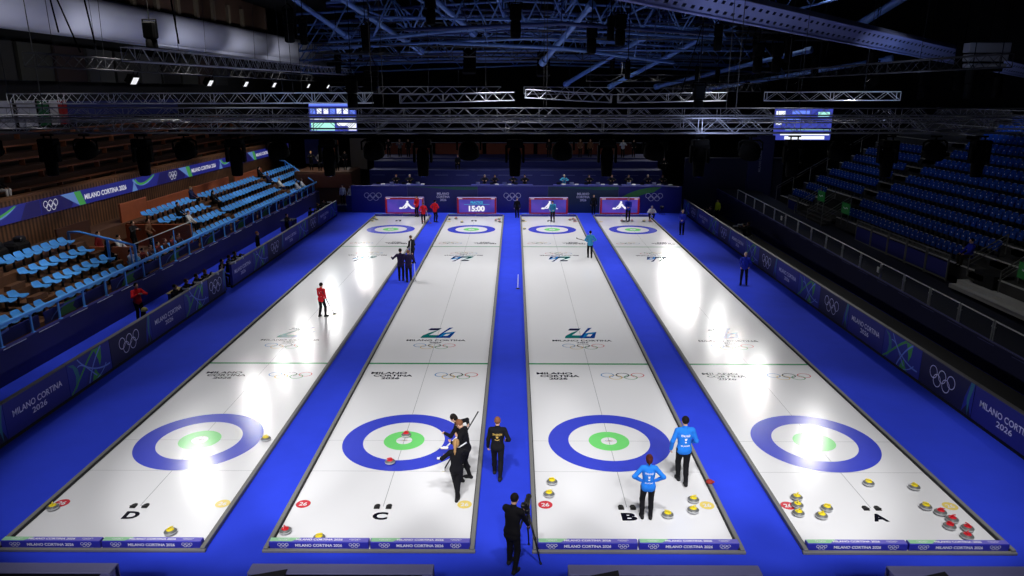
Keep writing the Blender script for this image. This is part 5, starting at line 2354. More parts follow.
def roof_frame(label, pts, nb, depth, r, m=None, z_up=1.0):
    """roof lattice: a bottom and a top chord following pts, with diagonals between them"""
    m = m or BLUE_ST
    t = thing('roof_truss', label, 'roof truss', pts[0], 0, 'blue roof trusses')
    o = Vector(pts[0])
    P = [Vector(p) - o for p in pts]
    up = Vector((0, 0, depth * z_up))
    mb = MB()
    mb.tube(P, r, 8)
    mb.build('bottom_chord', [m], t, True)
    mb = MB()
    mb.tube([p + up for p in P], r, 8)
    mb.build('top_chord', [m], t, True)
    tot = [0]
    for i in range(1, len(P)):
        tot.append(tot[-1] + (P[i] - P[i - 1]).length)

    def at(s):
        s = min(max(s, 0), tot[-1])
        for i in range(1, len(P)):
            if s <= tot[i] + 1e-6:
                f = (s - tot[i - 1]) / (tot[i] - tot[i - 1])
                return P[i - 1].lerp(P[i], f)
        return P[-1]
    mb = MB()
    for k in range(nb):
        a, b, c = at(tot[-1] * k / nb), at(tot[-1] * (k + .5) / nb), at(tot[-1] * (k + 1) / nb)
        mb.tube([a, b + up], r * .6, 6)
        mb.tube([b + up, c], r * .6, 6)
    mb.build('diagonals', [m], t, True)
    return t


k = 0
for (y, z, x0, x1, dp) in ((24, 13.6, -8, 12, 2.2), (30, 13.8, -12, 14, 2.4), (37, 13.6, -16, 16, 2.6), (44, 13.2, -18, 20, 2.8), (51, 12.8, -20, 24, 3.0), (58, 12.4, -22, 28, 3.0)):
    roof_frame('blue roof truss across the hall, %s from the camera' % ORD[k], [(x0, y, z - .5), ((x0 + x1) / 2, y + .6, z + .5), (x1, y, z - .3)], 9, dp, .085)
    k += 1
for j, (x0, x1) in enumerate(((-11, -7), (-6, -3), (-1, 0), (4, 3), (9, 7), (14, 11), (20, 16))):
    roof_frame('blue roof purlin running away from the camera, %s from the left' % ORD[j], [(x0, 22, 15.6), ((x0 + x1) / 2, 40, 15.4), (x1, 60, 13.6)], 10, 1.4, .08)
for j, (a, b) in enumerate((((8.5, 46, 10.6), (14.5, 34, 14.4)), ((4.5, 44, 10.8), (9.5, 34, 14.0)), ((2.0, 30, 12.0), (4.6, 24, 15.0)), ((12.5, 46, 10.6), (22, 36, 13.2)), ((17, 46, 10.4), (28, 36, 12.6)),
                            ((-2.4, 30, 13.8), (-6.5, 25, 17.0)), ((-6.4, 34, 12.9), (-11.5, 26, 16.4)), ((-12, 36, 14.0), (-15, 30, 16.6)), ((13.0, 24, 15.0), (20.5, 12, 19.0)), ((22.5, 30, 14.4), (27.5, 20, 19.4)), ((15.3, 24, 16.0), (17.4, 16, 19.0)))):
    mb = MB()
    mb.tube([a, b], .17 if j != 8 and j != 9 else .26, 10)
    for p, q in ((a, b), (b, a)):
        v = (Vector(q) - Vector(p)).normalized()
        mb.tube([p, Vector(p) + v * .5], .25, 8)
    o = mb.build('roof_strut', [BLUE_ST], None, True, None, .7)
    tag(o, 'thick blue slanting roof strut, %s, %s' % (ordinal(j), ('over the right side of the hall' if a[0] > 1 else 'over the left side of the hall')), 'strut', 'slanting blue roof struts')
LAT = random.Random(21)
for j in range(26):
    y = 20 + 1.5 * j
    z = 13.0 + LAT.uniform(-.3, 3.2)
    x0 = -6 - .35 * j + LAT.uniform(-5, 3)
    x1 = 9 + .55 * j + LAT.uniform(-4, 5)
    mb = MB()
    dz = LAT.uniform(-1.3, 1.3)
    mb.tube([(x0, y, z), ((x0 + x1) / 2, y + LAT.uniform(-2, 2), z + dz * .5 + .25), (x1, y + LAT.uniform(-3, 3), z + dz)], LAT.choice((.05, .07, .1)), 7)
    for q in (.2, .5, .8):
        px_ = x0 + (x1 - x0) * q
        mb.tube([(px_, y, z + dz * q), (px_ + LAT.uniform(-.4, .4), y, z + dz * q + 1.6)], .03, 5)
    o = mb.build('roof_brace', [BLUE_ST if j % 3 else BLUE_DK], None, True)
    tag(o, 'thin blue roof brace running across the hall, %s from the camera' % ordinal(j), 'brace', 'thin roof braces')
# pale technical box between struts at upper right
t = thing('technical_box', 'dim grey louvred box high at the upper right corner', 'box', (25.2, 20.5, 11.9))
for q, (z, h) in enumerate(((.55, .5), (0.05, .36), (-.35, .2))):
    mb = MB()
    mb.box((0, 0, z), (2.2 - .1 * q, .6, h), 0, 0, .03)
    mb.build('louvre', [mat('dim_grey_box', (116, 118, 126), .7)], t)
mb = MB()
mb.box((0, .5, .1), (2.4, .5, 1.5), 0, 0, .03)
mb.build('casing', [HOIST], t)

# ------------------------------------------------------------------ floodlights over both stand fronts
LENS_ON = mat('flood_lens', (30, 30, 30), .3, emit=(250, 250, 255), es=.9)
fl_root = thing('floodlight', 'x', 'floodlight')
mb = MB()
mb.tube([(0, -.2, .5), (0, -.2, .12), (0, .2, .12), (0, .2, .5)], .025, 6)
mb.build('bracket', [LAMP_BK], fl_root, True)
mb = MB()
mb.box((0, 0, 0), (.24, .62, .46), 0, 0, .05)
for q in range(6):
    mb.box((-.16, -.25 + .1 * q, 0), (.1, .02, .4), 0, 0, .004)
fh = mb.build('housing', [LAMP_BK], fl_root)
mb = MB()
mb.box((.125, 0, 0), (.02, .52, .36), 0, 0, .005)
mb.build('lens', [LENS_ON], fh)
remember(fl_root)
FLOOD_Y = {-1: [16.5, 25.5, 31.5, 37.5, 47.0, 54.0, 62.0], 1: [19.5, 29.5, 35, 40.5, 50.5, 56, 62.0]}
first = True
for side, sx in (('left', -1), ('right', 1)):
    for k, y in enumerate(FLOOD_Y[sx]):
        lb = 'black floodlight on the truss over the %s stand front, %s from the near end' % (side, ordinal(k))
        loc = ((-18.3 if sx < 0 else 18.9), y, 10.72)
        if first:
            o = fl_root
            o.location = loc
            o['label'] = lb
            o['group'] = 'floodlights over the stands'
            first = False
        else:
            o = dup(fl_root, loc, 0, lb, 'floodlights over the stands')
        o.rotation_euler = (0, math.radians(32), 0 if sx < 0 else PI)
        if sx > 0:
            vz = MB()
            vz.box((.30, .30, 0), (.40, .015, .44), 0, 0, .004)
            vz.box((.30, 0, .23), (.40, .60, .015), 0, 0, .004)
            vz.build('visor', [LAMP_BK], o)  # visor added to keep the glowing lens out of the camera's view

truss('dark truss over the near end, out of the picture', (-17, -9, 12.6), (17, -9, 12.6), .5, .5, .8, .03, ALU_D)

# ------------------------------------------------------------------ people, brooms, cameras
def cloth(n, rgb):
    return mat('cloth_' + n, rgb, .85, noise=.12, nscale=14, spec=.2)


BLK, NAVY_C, RED_C, SKY_C = cloth('black', (17, 17, 22)), cloth('dark_navy', (20, 20, 40)), cloth('red', (230, 36, 48)), cloth('sky_blue', (36, 124, 226))
OFF_C, WHITE_C, GREY_C, BROWN_C = cloth('official_blue', (36, 50, 180)), cloth('white', (214, 214, 216)), cloth('grey', (92, 92, 98)), cloth('brown', (112, 78, 58))
HIVIS_C, TEAL_C, JEAN_C, PURP_C = cloth('high_visibility', (226, 242, 60)), cloth('teal', (60, 150, 190)), cloth('denim', (36, 44, 84)), cloth('purple_navy', (40, 30, 66))
H_DARK, H_BROWN, H_BLOND, H_GREY, H_LBROWN, H_RED = [mat('hair_' + n, c, .8, noise=.25, nscale=25, spec=.15) for n, c in (('dark', (26, 20, 18)), ('brown', (74, 46, 34)), ('blond', (176, 138, 92)), ('grey', (150, 146, 142)), ('light_brown', (128, 84, 58)), ('auburn', (78, 34, 28)))]
GOLD_T, WHITE_T = mat('gold_print', (206, 170, 84), .6), mat('white_print', (236, 238, 244), .6)

BROOM_BLACK, BROOM_WHITE = mat('broom_black', (22, 22, 26), .4), mat('broom_white', (220, 222, 228), .45)


def broom(label, head_at, top, m_handle, m_head, turn=0.0):
    """curling broom: head_at = where the brush is, top = free end of the handle"""
    h, t_ = Vector(head_at), Vector(top)
    d = (t_ - h)
    L = d.length
    d.normalize()
    t = thing('curling_broom', label, 'broom', h, 0, 'curling brooms')
    mb = MB()
    mb.tube([d * .03, d * (L * .5), d * L], [.021, .019, .018], 9)
    mb.tube([d * (L - .01), d * (L + .01)], .021, 9)
    mb.build('handle', [m_handle], t, True)
    mb = MB()
    R = Matrix.Rotation(turn, 4, 'Z')
    mb.box((0, 0, .028), (.21, .07, .035), 0, 0, .012, R)
    mb.box((0, 0, .05), (.07, .05, .03), 0, 0, .01, R)
    mb.build('brush_head', [m_head], t)
    mb = MB()
    mb.box((0, 0, .006), (.19, .06, .012), 0, 0, .004, R)
    mb.build('brush_pad', [mat('brush_pad', (210, 190, 60), .8)], t)
    return t


def hold(pt, loc, face, size, sh, back=.07):
    """wrist position (own frame) that puts the palm on a world point"""
    p = local_pt(pt, loc, face, size)
    d = p - np.asarray(sh, float)
    return p - d / np.linalg.norm(d) * back


V0 = {}
STAND = dict()
SHL, SHR = V(-.185, 0, 1.39), V(.185, 0, 1.39)

# --- the players in black on sheet C and its walkway
b1 = ((-1.66, -2.98, 1.0), (-1.0, -2.96, 1.46))
loc, f = (-1.24, -3.26, .003), 14
P = dict(female=True, hair='pony', fl=V(.05, .10, .075), fr=V(-.02, -.10, .075), fly=-.1, fry=.5, head=(.35, .35), lean=.05,
         hl=hold(Vector(b1[0]).lerp(Vector(b1[1]), .10), loc, f, .96, SHL), hr=hold(Vector(b1[0]).lerp(Vector(b1[1]), .66), loc, f, .96, SHR), curl=1.0, el=V(-.9, -.5, -.3), er=V(.9, -.5, -.3), nl=V(.3, .2, 1), nr=V(-.2, .3, 1))
person('pony_black', P, loc, f, 'woman in black with a long light brown ponytail, legs crossed, on sheet C', BLK, BLK, H_BLOND, None, .96)
broom('white-headed broom held level by the woman with the ponytail', b1[0], b1[1], BROOM_WHITE, BROOM_WHITE)
loc, f = (-1.06, -2.3, .003), 78
b2 = ((-1.62, -2.45, 1.02), (-1.16, -2.2, 1.38))
P = dict(hair='short', fl=V(-.12, .10, .075), fr=V(.12, -.06, .075), head=(.65, .25), lean=.16, curl=1.0,
         hl=hold(Vector(b2[0]).lerp(Vector(b2[1]), .3), loc, f, 1.03, SHL), hr=hold(Vector(b2[0]).lerp(Vector(b2[1]), .65), loc, f, 1.03, SHR), nl=V(.2, 0, 1), nr=V(-.2, 0, 1))
o = person('bowed_black', P, loc, f, 'man in black with brown hair, head bowed, between two teammates on sheet C', BLK, BLK, H_LBROWN, None, 1.03)
broom('short white broom in the hands of the man with bowed head', b2[0], b2[1], BROOM_WHITE, BROOM_WHITE)
loc, f = (-1.2, -1.72, .003), 84
b3 = ((-1.72, -1.78, .02), (-.76, -1.62, 1.7))
P = dict(female=True, hair='bob', fl=V(-.1, .12, .075), fr=V(.1, -.12, .075), head=(.5, .1), lean=.28, curl=1.0,
         hl=V(-.16, .46, 1.18), hr=hold(Vector(b3[0]).lerp(Vector(b3[1]), .78), loc, f, .98, SHR + V(0, .12, 0)), nl=V(.4, 0, -1))
person('lean_black', P, loc, f, 'woman in black with dark hair leaning to the left behind her teammates, sheet C', BLK, BLK, H_DARK, None, .98)
broom('black-handled broom rising behind the shoulder of the leaning woman', b3[0], b3[1], BROOM_BLACK, BROOM_WHITE, 1.5)
loc, f = (-.22, -2.1, -.018), -3
P = dict(hair='short', fl=V(-.10, .20, .075), fr=V(.08, -.22, .09), toe_r=.25, head=(.1, 0), lean=.05, hl=V(-.26, .06, .87), hr=V(.25, .16, 1.02), er=V(.5, -1, 0), el=V(-.4, -.9, 0), curl=.7)
o = person('walk_black', P, loc, f, 'man in black with gold print on his back, walking up the blue walkway', BLK, BLK, H_LBROWN, None, 1.01)
back_text(o, FIG['walk_black'], [('SWEDEN', .37, .25, .055), ('emblem', .29, .07, .06), ('emblem', .22, .13, .035)], GOLD_T)
# --- the two in blue on sheet B
loc, f = (4.75, -2.4, .003), 2
P = dict(hair='short', fl=V(-.06, .14, .075), fr=V(.05, -.16, .085), toe_r=.15, head=(.1, 0), lean=.04, hl=V(-.30, .06, .89), hr=V(.23, .20, 1.0), curl=.6, er=V(.45, -1, 0), el=V(-.6, -.7, 0))
o = person('walk_blue', P, loc, f, 'man in a bright blue jacket walking away beside the house of sheet B', SKY_C, BLK, H_DARK, None, 1.10)
back_text(o, FIG['walk_blue'], [('FINLAND', .37, .22, .05), ('emblem', .27, .055, .07), ('emblem', .20, .05, .035), ('SUOMI', .11, .22, .035)], WHITE_T)
loc, f = (3.5, -4.1, .003), -2
P = dict(female=True, hair='bun', fl=V(-.11, .02, .075), fr=V(.10, .0, .075), head=(.25, .1), lean=.04, hl=V(-.185, .04, 1.05), hr=V(.185, .04, 1.05), el=V(-1, -.5, .1), er=V(1, -.5, .1), curl=.6, nl=V(.8, 0, 0), nr=V(-.8, 0, 0))
o = person('hips_blue', P, loc, f, 'woman in a bright blue jacket with her hands on her hips by the letter B', SKY_C, BLK, H_RED, None, .98)
back_text(o, FIG['hips_blue'], [('FINLAND', .37, .21, .05), ('emblem', .27, .055, .07), ('emblem', .20, .05, .035), ('SUOMI', .12, .2, .035)], WHITE_T)

# --- the camera operator on the near walkway
loc, f = (.19, -6.05, -.018), -28
hb = Vector((.62, -5.72, .80))
P = dict(hair='short', fl=V(-.14, .14, .075), fr=V(.12, -.10, .075), head=(.3, -.1), lean=.12, hr=hold((.60, -5.74, .80), loc, f, 1.04, SHR + V(0, .05, 0)), hl=hold((.40, -5.62, 1.16), loc, f, 1.04, SHL + V(0, .05, 0)), curl=.9, er=V(.6, -.9, -.4), el=V(-.3, -.2, -1), coat=True)
person('cameraman', P, loc, f, 'camera operator in a black suit behind a tripod on the near blue walkway', BLK, BLK, H_DARK, None, 1.04)
CAM_B = mat('camera_black', (16, 16, 18), .5)
t = thing('tripod_camera', 'black video camera on a tripod in front of the man in the black suit', 'camera', (.52, -5.58, -.018), math.radians(-8))
mb = MB()
mb.box((0, .03, 1.32), (.13, .30, .16), 0, 0, .025)
mb.box((0, -.02, 1.425), (.04, .20, .03), 0, 0, .01)
mb.box((0, -.10, 1.40), (.05, .05, .06), 0, 0, .01)
mb.build('camera_body', [CAM_B], t)
mb = MB()
M = Matrix.Translation((0, .17, 1.32)) @ Matrix.Rotation(-PI / 2, 4, 'X')
mb.lathe([(.045, 0), (.05, .02), (.05, .10), (.06, .12), (.065, .18), (.055, .182)], 18, 0, M)
mb.build('lens_barrel', [CAM_B], t, True, None, .6)
mb = MB()
mb.box((-.07, -.12, 1.37), (.09, .14, .08), 0, 0, .015)
mb.build('viewfinder', [CAM_B], t)
mb = MB()
mb.lathe([(.05, 1.10), (.075, 1.12), (.075, 1.20), (.05, 1.235), (.05, 1.24)], 16)
mb.tube([(.05, 0, 1.18), (.09, -.22, .86)], .014, 8)
mb.build('fluid_head', [CAM_B], t, True, None, .6)
for a in (90, 215, 325):
    mb = MB()
    c, s = math.cos(math.radians(a)), math.sin(math.radians(a))
    mb.tube([(c * .05, s * .05, 1.12), (c * .24, s * .24, .58), (c * .42, s * .42, .02)], [.028, .022, .016], 8)
    mb.tube([(c * .235, s * .235, .60), (c * .25, s * .25, .54)], .034, 8)
    mb.lathe([(.03, 0), (.035, .01), (.02, .04)], 10, 0, Matrix.Translation((c * .425, s * .425, 0)))
    mb.build('leg', [CAM_B], t, True)

# --- player in red on sheet D
loc, f = (-8.76, 12.42, .003), -24
tip = Vector((-8.28, 12.78, .004))
hand = Vector((-8.55, 12.46, .86))
top = hand + (hand - tip).normalized() * .42
P = dict(hair='short', fl=V(-.13, -.06, .075), fr=V(.15, .06, .075), fry=.5, head=(.15, .1), lean=.10, side=-.05, hr=hold(hand, loc, f, .93, SHR, .05), hl=V(-.09, .28, 1.02), el=V(-.5, -.6, -.3), curl=.9)
o = person('red_player', P, loc, f, 'player in a red jacket standing on sheet D with a broom', RED_C, BLK, H_DARK, None, .93)
back_text(o, FIG['red_player'], [('emblem', .38, .2, .03), ('emblem', .30, .06, .07), ('emblem', .12, .2, .035)], WHITE_T)
broom('broom resting on the ice beside the red-jacketed player of sheet D', tip, top, mat('broom_grey', (70, 72, 80), .6), BROOM_BLACK, .6)

# --- the group in black at the far end of the first walkway
HALF = dict(hair='short', hl=V(-.20, .22, 1.02), hr=V(.22, .20, 1.0), curl=.7)
SPREAD = dict(hair='short', hl=V(-.50, .22, 1.22), hr=V(.56, .30, 1.36), curl=.4, el=V(-.4, -.6, -.6), er=V(.4, -.6, -.6))
FRONT = dict(hair='short', hl=V(-.06, .27, 1.06), hr=V(.07, .29, 1.04), curl=.7)
STRIDE = dict(hair='short', fl=V(-.08, .22, .08), fr=V(.08, -.20, .09), toe_r=.3, lean=.06, hl=V(-.26, -.12, .95), hr=V(.26, .22, 1.02))
LADY = dict(female=True, hair='pony', hl=V(-.22, .10, .90), hr=V(.22, .14, .94))
LOOK = dict(hair='short', head=(.3, .3), lean=.1, hl=V(-.12, .28, 1.0), hr=V(.2, .22, .96), fl=V(-.13, .05, .075), fr=V(.12, -.05, .075))
CROUCH = dict(hair='short', hip=V(0, -.12, .40), lean=.55, fl=V(-.15, .08, .075), fr=V(.15, .12, .075), hl=V(-.16, .42, .62), hr=V(.16, .42, .62), kl=V(-.3, 1, .4), kr=V(.3, 1, .4), head=(-.3, 0))
SIT = dict(hair='short', hip=V(0, 0, .50), lean=-.03, fl=V(-.13, .44, .075), fr=V(.13, .42, .075), hl=V(-.14, .34, .60), hr=V(.15, .35, .60), kl=V(-.2, .6, 1), kr=V(.2, .6, 1), head=(.15, 0))
SITF = dict(SIT, female=True, hair='long')
DESKP = dict(hair='short', hip=V(0, 0, .50), lean=.12, fl=V(-.13, .34, .075), fr=V(.13, .34, .075), hl=V(-.18, .44, .80), hr=V(.18, .44, .80), kl=V(-.2, .6, 1), kr=V(.2, .6, 1), head=(.25, 0), el=V(-1, -.4, 0), er=V(1, -.4, 0))
DESKF = dict(DESKP, female=True, hair='long')
SHOOT = dict(hair='short', hip=V(0, 0, .68), lean=.14, fl=V(-.2, .34, .075), fr=V(.2, .34, .075), hl=V(-.09, .40, 1.22), hr=V(.10, .32, 1.22), kl=V(-.4, .6, 1), kr=V(.4, .6, 1), curl=.9, el=V(-1, .1, -.6), er=V(1, .1, -.6), nl=V(.2, 0, 1), nr=V(-1, 0, 0))
PHONE = dict(hair='short', lean=.06, hl=V(-.08, .30, 1.30), hr=V(.09, .26, 1.30), curl=.9, el=V(-1, .1, -.6), er=V(1, .1, -.6))
FZ = -.018
VX = .0135

gA = None
person('spread', SPREAD, (-6.1, 19.2, FZ), 0, 'player in black with both arms spread, leftmost of three on the far walkway', PURP_C, BLK, H_DARK, None, 1.05, hvox=VX)
person('half', HALF, (-5.62, 18.9, FZ), 12, 'player in black standing closest to the camera among three on the far walkway', PURP_C, BLK, H_LBROWN, None, 1.04, hvox=VX)
person('look', LOOK, (-6.02, 23.3, .003), 60, 'player in black leaning over sheet D beyond two teammates', BLK, BLK, H_BROWN, None, 1.0, hvox=VX)
broom('white broom raised by the player in black with spread arms', (-5.62, 19.55, 1.30), (-5.52, 19.35, 2.2), BROOM_WHITE, BROOM_WHITE)
broom('white broom hanging beside the player in black closest to the camera', (-5.28, 18.98, -.015), (-5.32, 19.02, 1.15), BROOM_WHITE, BROOM_WHITE)
person('front', FRONT, (-8.0, 40.6, .003), 150, 'player in red standing right before the sliding-figure screen of sheet D', RED_C, BLK, H_DARK, None, 1.0, hvox=VX)
person('half', HALF, (-7.05, 37.2, .003), 20, 'player in red at the far right corner of sheet D, back to the camera', RED_C, BLK, H_LBROWN, None, .98, hvox=VX)
person('half2', dict(HALF, hl=V(-.3, .1, 1.02), hr=V(.16, .03, 1.06), er=V(1, -.4, 0)), (-6.2, 38.0, FZ), -30, 'player in red on the far walkway between sheets D and C, hand on hip', RED_C, BLK, H_DARK, None, 1.04, hvox=VX)
broom('broom standing on the ice beside the red players at the far end', (-6.55, 37.4, .004), (-6.85, 37.3, 1.12), BROOM_WHITE, mat('broom_orange', (220, 120, 60), .5))
person('stand', STAND, (.42, 40.3, FZ), 175, 'official in black with a yellow strap between the two middle screens', BLK, BLK, H_DARK, None, .95, hvox=VX)
person('stand', STAND, (7.0, 42.0, FZ), 180, 'person in black between the two right-hand far screens', BLK, BLK, H_DARK, None, .98, hvox=VX)
person('look', LOOK, (3.3, 38.1, .003), 165, 'player in pale blue standing before the far screen of sheet B', TEAL_C, BLK, H_DARK, None, 1.0, hvox=VX)
person('front', FRONT, (9.45, 38.6, .003), 172, 'official in blue with grey hair standing before the far screen of sheet A', OFF_C, BLK, H_GREY, None, 1.1, hvox=VX)
person('crouch', CROUCH, (11.55, 39.6, .003), 175, 'person in a white top crouching at the far right corner of sheet A', WHITE_C, PURP_C, H_GREY, None, 1.0, hvox=VX)
loc, f = (5.0, 25.0, .003), 0
P = dict(hair='short', hl=V(-.13, .10, 1.0), hr=V(.24, .16, 1.06), fl=V(-.1, .06, .075), fr=V(.1, -.06, .075), curl=.8, el=V(-1, -.4, 0))
o = person('mid_blue', P, loc, f, 'player in pale blue on the edge of sheet B near its far house', TEAL_C, BLK, H_DARK, None, 1.0, hvox=VX)
broom('thin broom held level by the pale blue player near the far house of sheet B', (4.16, 25.14, 1.22), (5.05, 25.1, 1.0), BROOM_BLACK, BROOM_BLACK, 1.5)
person('front', FRONT, (12.6, 33.0, FZ), 165, 'official in blue on the right-hand carpet, the farther of two', OFF_C, NAVY_C, H_GREY, None, 1.05, hvox=VX)
person('front2', dict(FRONT, hl=V(-.24, .14, .98), hr=V(.2, .22, .96), fl=V(-.15, 0, .075), fr=V(.14, .02, .075)), (12.8, 18.6, FZ), 160, 'official in blue with grey hair on the right-hand carpet, the nearer of two', OFF_C, NAVY_C, H_GREY, None, 1.03, hvox=VX)
broom('white broom lying on the middle walkway against the edge of sheet B', (.40, 17.5, FZ), (.43, 20.1, .12), BROOM_WHITE, BROOM_BLACK)

# --- behind the side boards
STOOL = mat('stool_grey', (70, 72, 78), .6)


def seat_under(loc, face, h, label, group):
    t = thing('folding_stool', label, 'stool', loc, math.radians(face), group)
    mb = MB()
    mb.box((0, -.02, h - .02), (.38, .34, .03), 0, 0, .012)
    mb.build('stool_seat', [STOOL], t)
    for a, b in ((-1, -1), (1, -1), (-1, 1), (1, 1)):
        mb = MB()
        mb.tube([(a * .16, b * .14 - .02, h - .03), (a * .19, b * .17 - .02, 0)], .014, 6)
        mb.build('leg', [STOOL], t)
    return t


LENS_W = mat('lens_white', (222, 222, 218), .4)


def press_camera(loc, face, label, big):
    t = thing('press_camera', label, 'camera', loc, math.radians(face), 'press cameras behind the boards')
    mb = MB()
    mb.box((0, 0, .06), (.15, .08, .11), 0, 0, .015)
    mb.box((0, 0, .13), (.06, .07, .04), 0, 0, .015)
    mb.build('camera_body', [CAM_B], t)
    mb = MB()
    L = .36 if big else .2
    mb.lathe([(.04, 0), (.045, .03), (.045, L * .6), (.062, L * .7), (.066, L)], 16, 0, Matrix.Translation((0, .04, .06)) @ Matrix.Rotation(-PI / 2, 4, 'X'))
    mb.build('lens_barrel', [LENS_W if big else CAM_B], t, True, None, .6)
    return t


def press(i, x, y, face, lb, side, big=True, white=False, sz=1.0):
    loc = (x, y, FZ)
    person('shoot', SHOOT, loc, face, 'photographer %s' % lb, WHITE_C if white else BLK, BLK, [H_DARK, H_BROWN, H_DARK, H_BROWN][i % 4], 'photographers behind the boards', sz, hvox=VX)
    seat_under(loc, face, .555 * sz, 'low folding stool under the photographer %s' % lb, 'stools behind the boards')
    M = Matrix.Translation(loc) @ Matrix.Rotation(math.radians(face), 4, 'Z')
    press_camera(M @ Vector((0, .46 * sz, 1.24 * sz)), face, ('white lens camera of the photographer ' if big else 'black camera held by the photographer ') + lb, big)


for i, (x, y, big, wh, lb) in enumerate(((-15.75, 12.7, True, False, 'behind the left boards, nearest one'), (-15.7, 13.75, True, False, 'behind the left boards, second one'), (-15.65, 14.75, False, False, 'behind the left boards, third one'),
                                         (-15.6, 15.7, True, False, 'behind the left boards, fourth one'), (-15.65, 18.0, True, False, 'behind the left boards, first beyond the gap'),
                                         (-15.65, 19.0, True, False, 'behind the left boards, second beyond the gap'), (-15.7, 20.0, False, False, 'behind the left boards, last beyond the gap'))):
    press(i, x, y, -90 + 10 * (i % 3 - 1), lb, 'left', big, wh)
person('stand', STAND, (-15.2, 17.0, FZ), -90, 'person in black standing in the gap between the left boards', BLK, BLK, H_DARK, None, .82, hvox=VX)
person('phone', PHONE, (-16.9, 11.6, FZ), -120, 'man in a red jacket standing behind the left boards near the stand', RED_C, BLK, H_DARK, None, 1.06, hvox=VX)
t = thing('yellow_ball_cap', 'yellow cap on a black post beside the man in red, left side', 'post', (-16.5, 11.35, FZ))
mb = MB()
mb.tube([(0, 0, 0), (0, 0, .62)], .05, 10)
mb.lathe([(.16, 0), (.16, .02), (.06, .05)], 14)
mb.build('post', [BLK], t, True)
mb = MB()
mb.lathe([(.13, .60), (.15, .64), (.13, .72), (.07, .77), (.01, .78)], 16)
mb.build('cap', [mat('cap_yellow', (214, 206, 96), .6)], t, True)
t = thing('pale_bench', 'pale yellow bench board behind the left boards, near the photographers', 'bench', (-17.1, 15.6, FZ))
mb = MB()
mb.box((0, 0, .4), (.3, 1.3, .04), 0, 0, .012)
mb.build('bench_top', [mat('pale_wood', (190, 172, 104), .6)], t)
for s in (-1, 1):
    mb = MB()
    mb.box((0, s * .5, .19), (.26, .05, .38), 0, 0, .01)
    mb.build('leg', [STOOL], t)
for i, (x, y, big, wh, lb) in enumerate(((-15.8, 36.0, False, False, 'at the far left boards, nearest one'), (-15.8, 38.2, False, False, 'at the far left boards, second one'), (-15.9, 40.2, True, False, 'at the far left boards, third one'))):
    press(i + 2, x, y, -100, lb, 'left', big, wh)
person('stand', STAND, (-15.9, 24.6, FZ), -80, 'person in black behind the far half of the left boards, nearer one', BLK, BLK, H_LBROWN, None, 1.0, hvox=VX)
person('phone', PHONE, (-16.2, 31.5, FZ), -100, 'person in black behind the far half of the left boards, filming', BLK, BLK, H_DARK, None, 1.0, hvox=VX)
t = thing('equipment_case', 'dark blue equipment case behind the far half of the left boards', 'case', (-16.9, 34.2, FZ))
mb = MB()
mb.box((0, 0, .42), (.9, 1.2, .8), 0, 0, .03)
mb.build('case_body', [NAVY_FAB], t)
mb = MB()
for sx in (-1, 1):
    mb.box((sx * .455, 0, .6), (.03, .2, .05), 0, 0, .01)
mb.box((0, 0, .835), (.92, 1.22, .04), 0, 0, .012)
mb.build('lid', [mat('case_lid', (70, 74, 100), .6)], t)
person('stand', STAND, (-14.95, 43.75, .55), 170, 'person in white behind the far left corner of the boards, left one', WHITE_C, BLK, H_DARK, None, 1.0, hvox=VX)
person('half', HALF, (-14.15, 43.4, .55), 150, 'person in white behind the far left corner of the boards, right one', WHITE_C, BLK, H_DARK, None, .98, hvox=VX)
mb = MB()
mb.box((-14.6, 43.7, .26), (1.6, 1.2, .58), 0, 0, .02)
tag(mb.build('floor_corner_step', [TIER_B]), kind='structure')
for i, (x, y, lb) in enumerate(((16.1, 29.3, 'behind the right boards, left one of a pair'), (16.6, 29.9, 'behind the right boards, right one of a pair'), (15.8, 36.9, 'behind the far right boards'))):
    press(i, x, y, 90, lb, 'right', i < 2, False)
person('stand', STAND, (16.9, 39.3, FZ), 120, 'steward in a yellow high-visibility jacket by the far end of the right stand', HIVIS_C, BLK, H_DARK, None, .98, hvox=VX)

# --- spectators in the left stand
def tread(i):
    return LZ(i) - .42


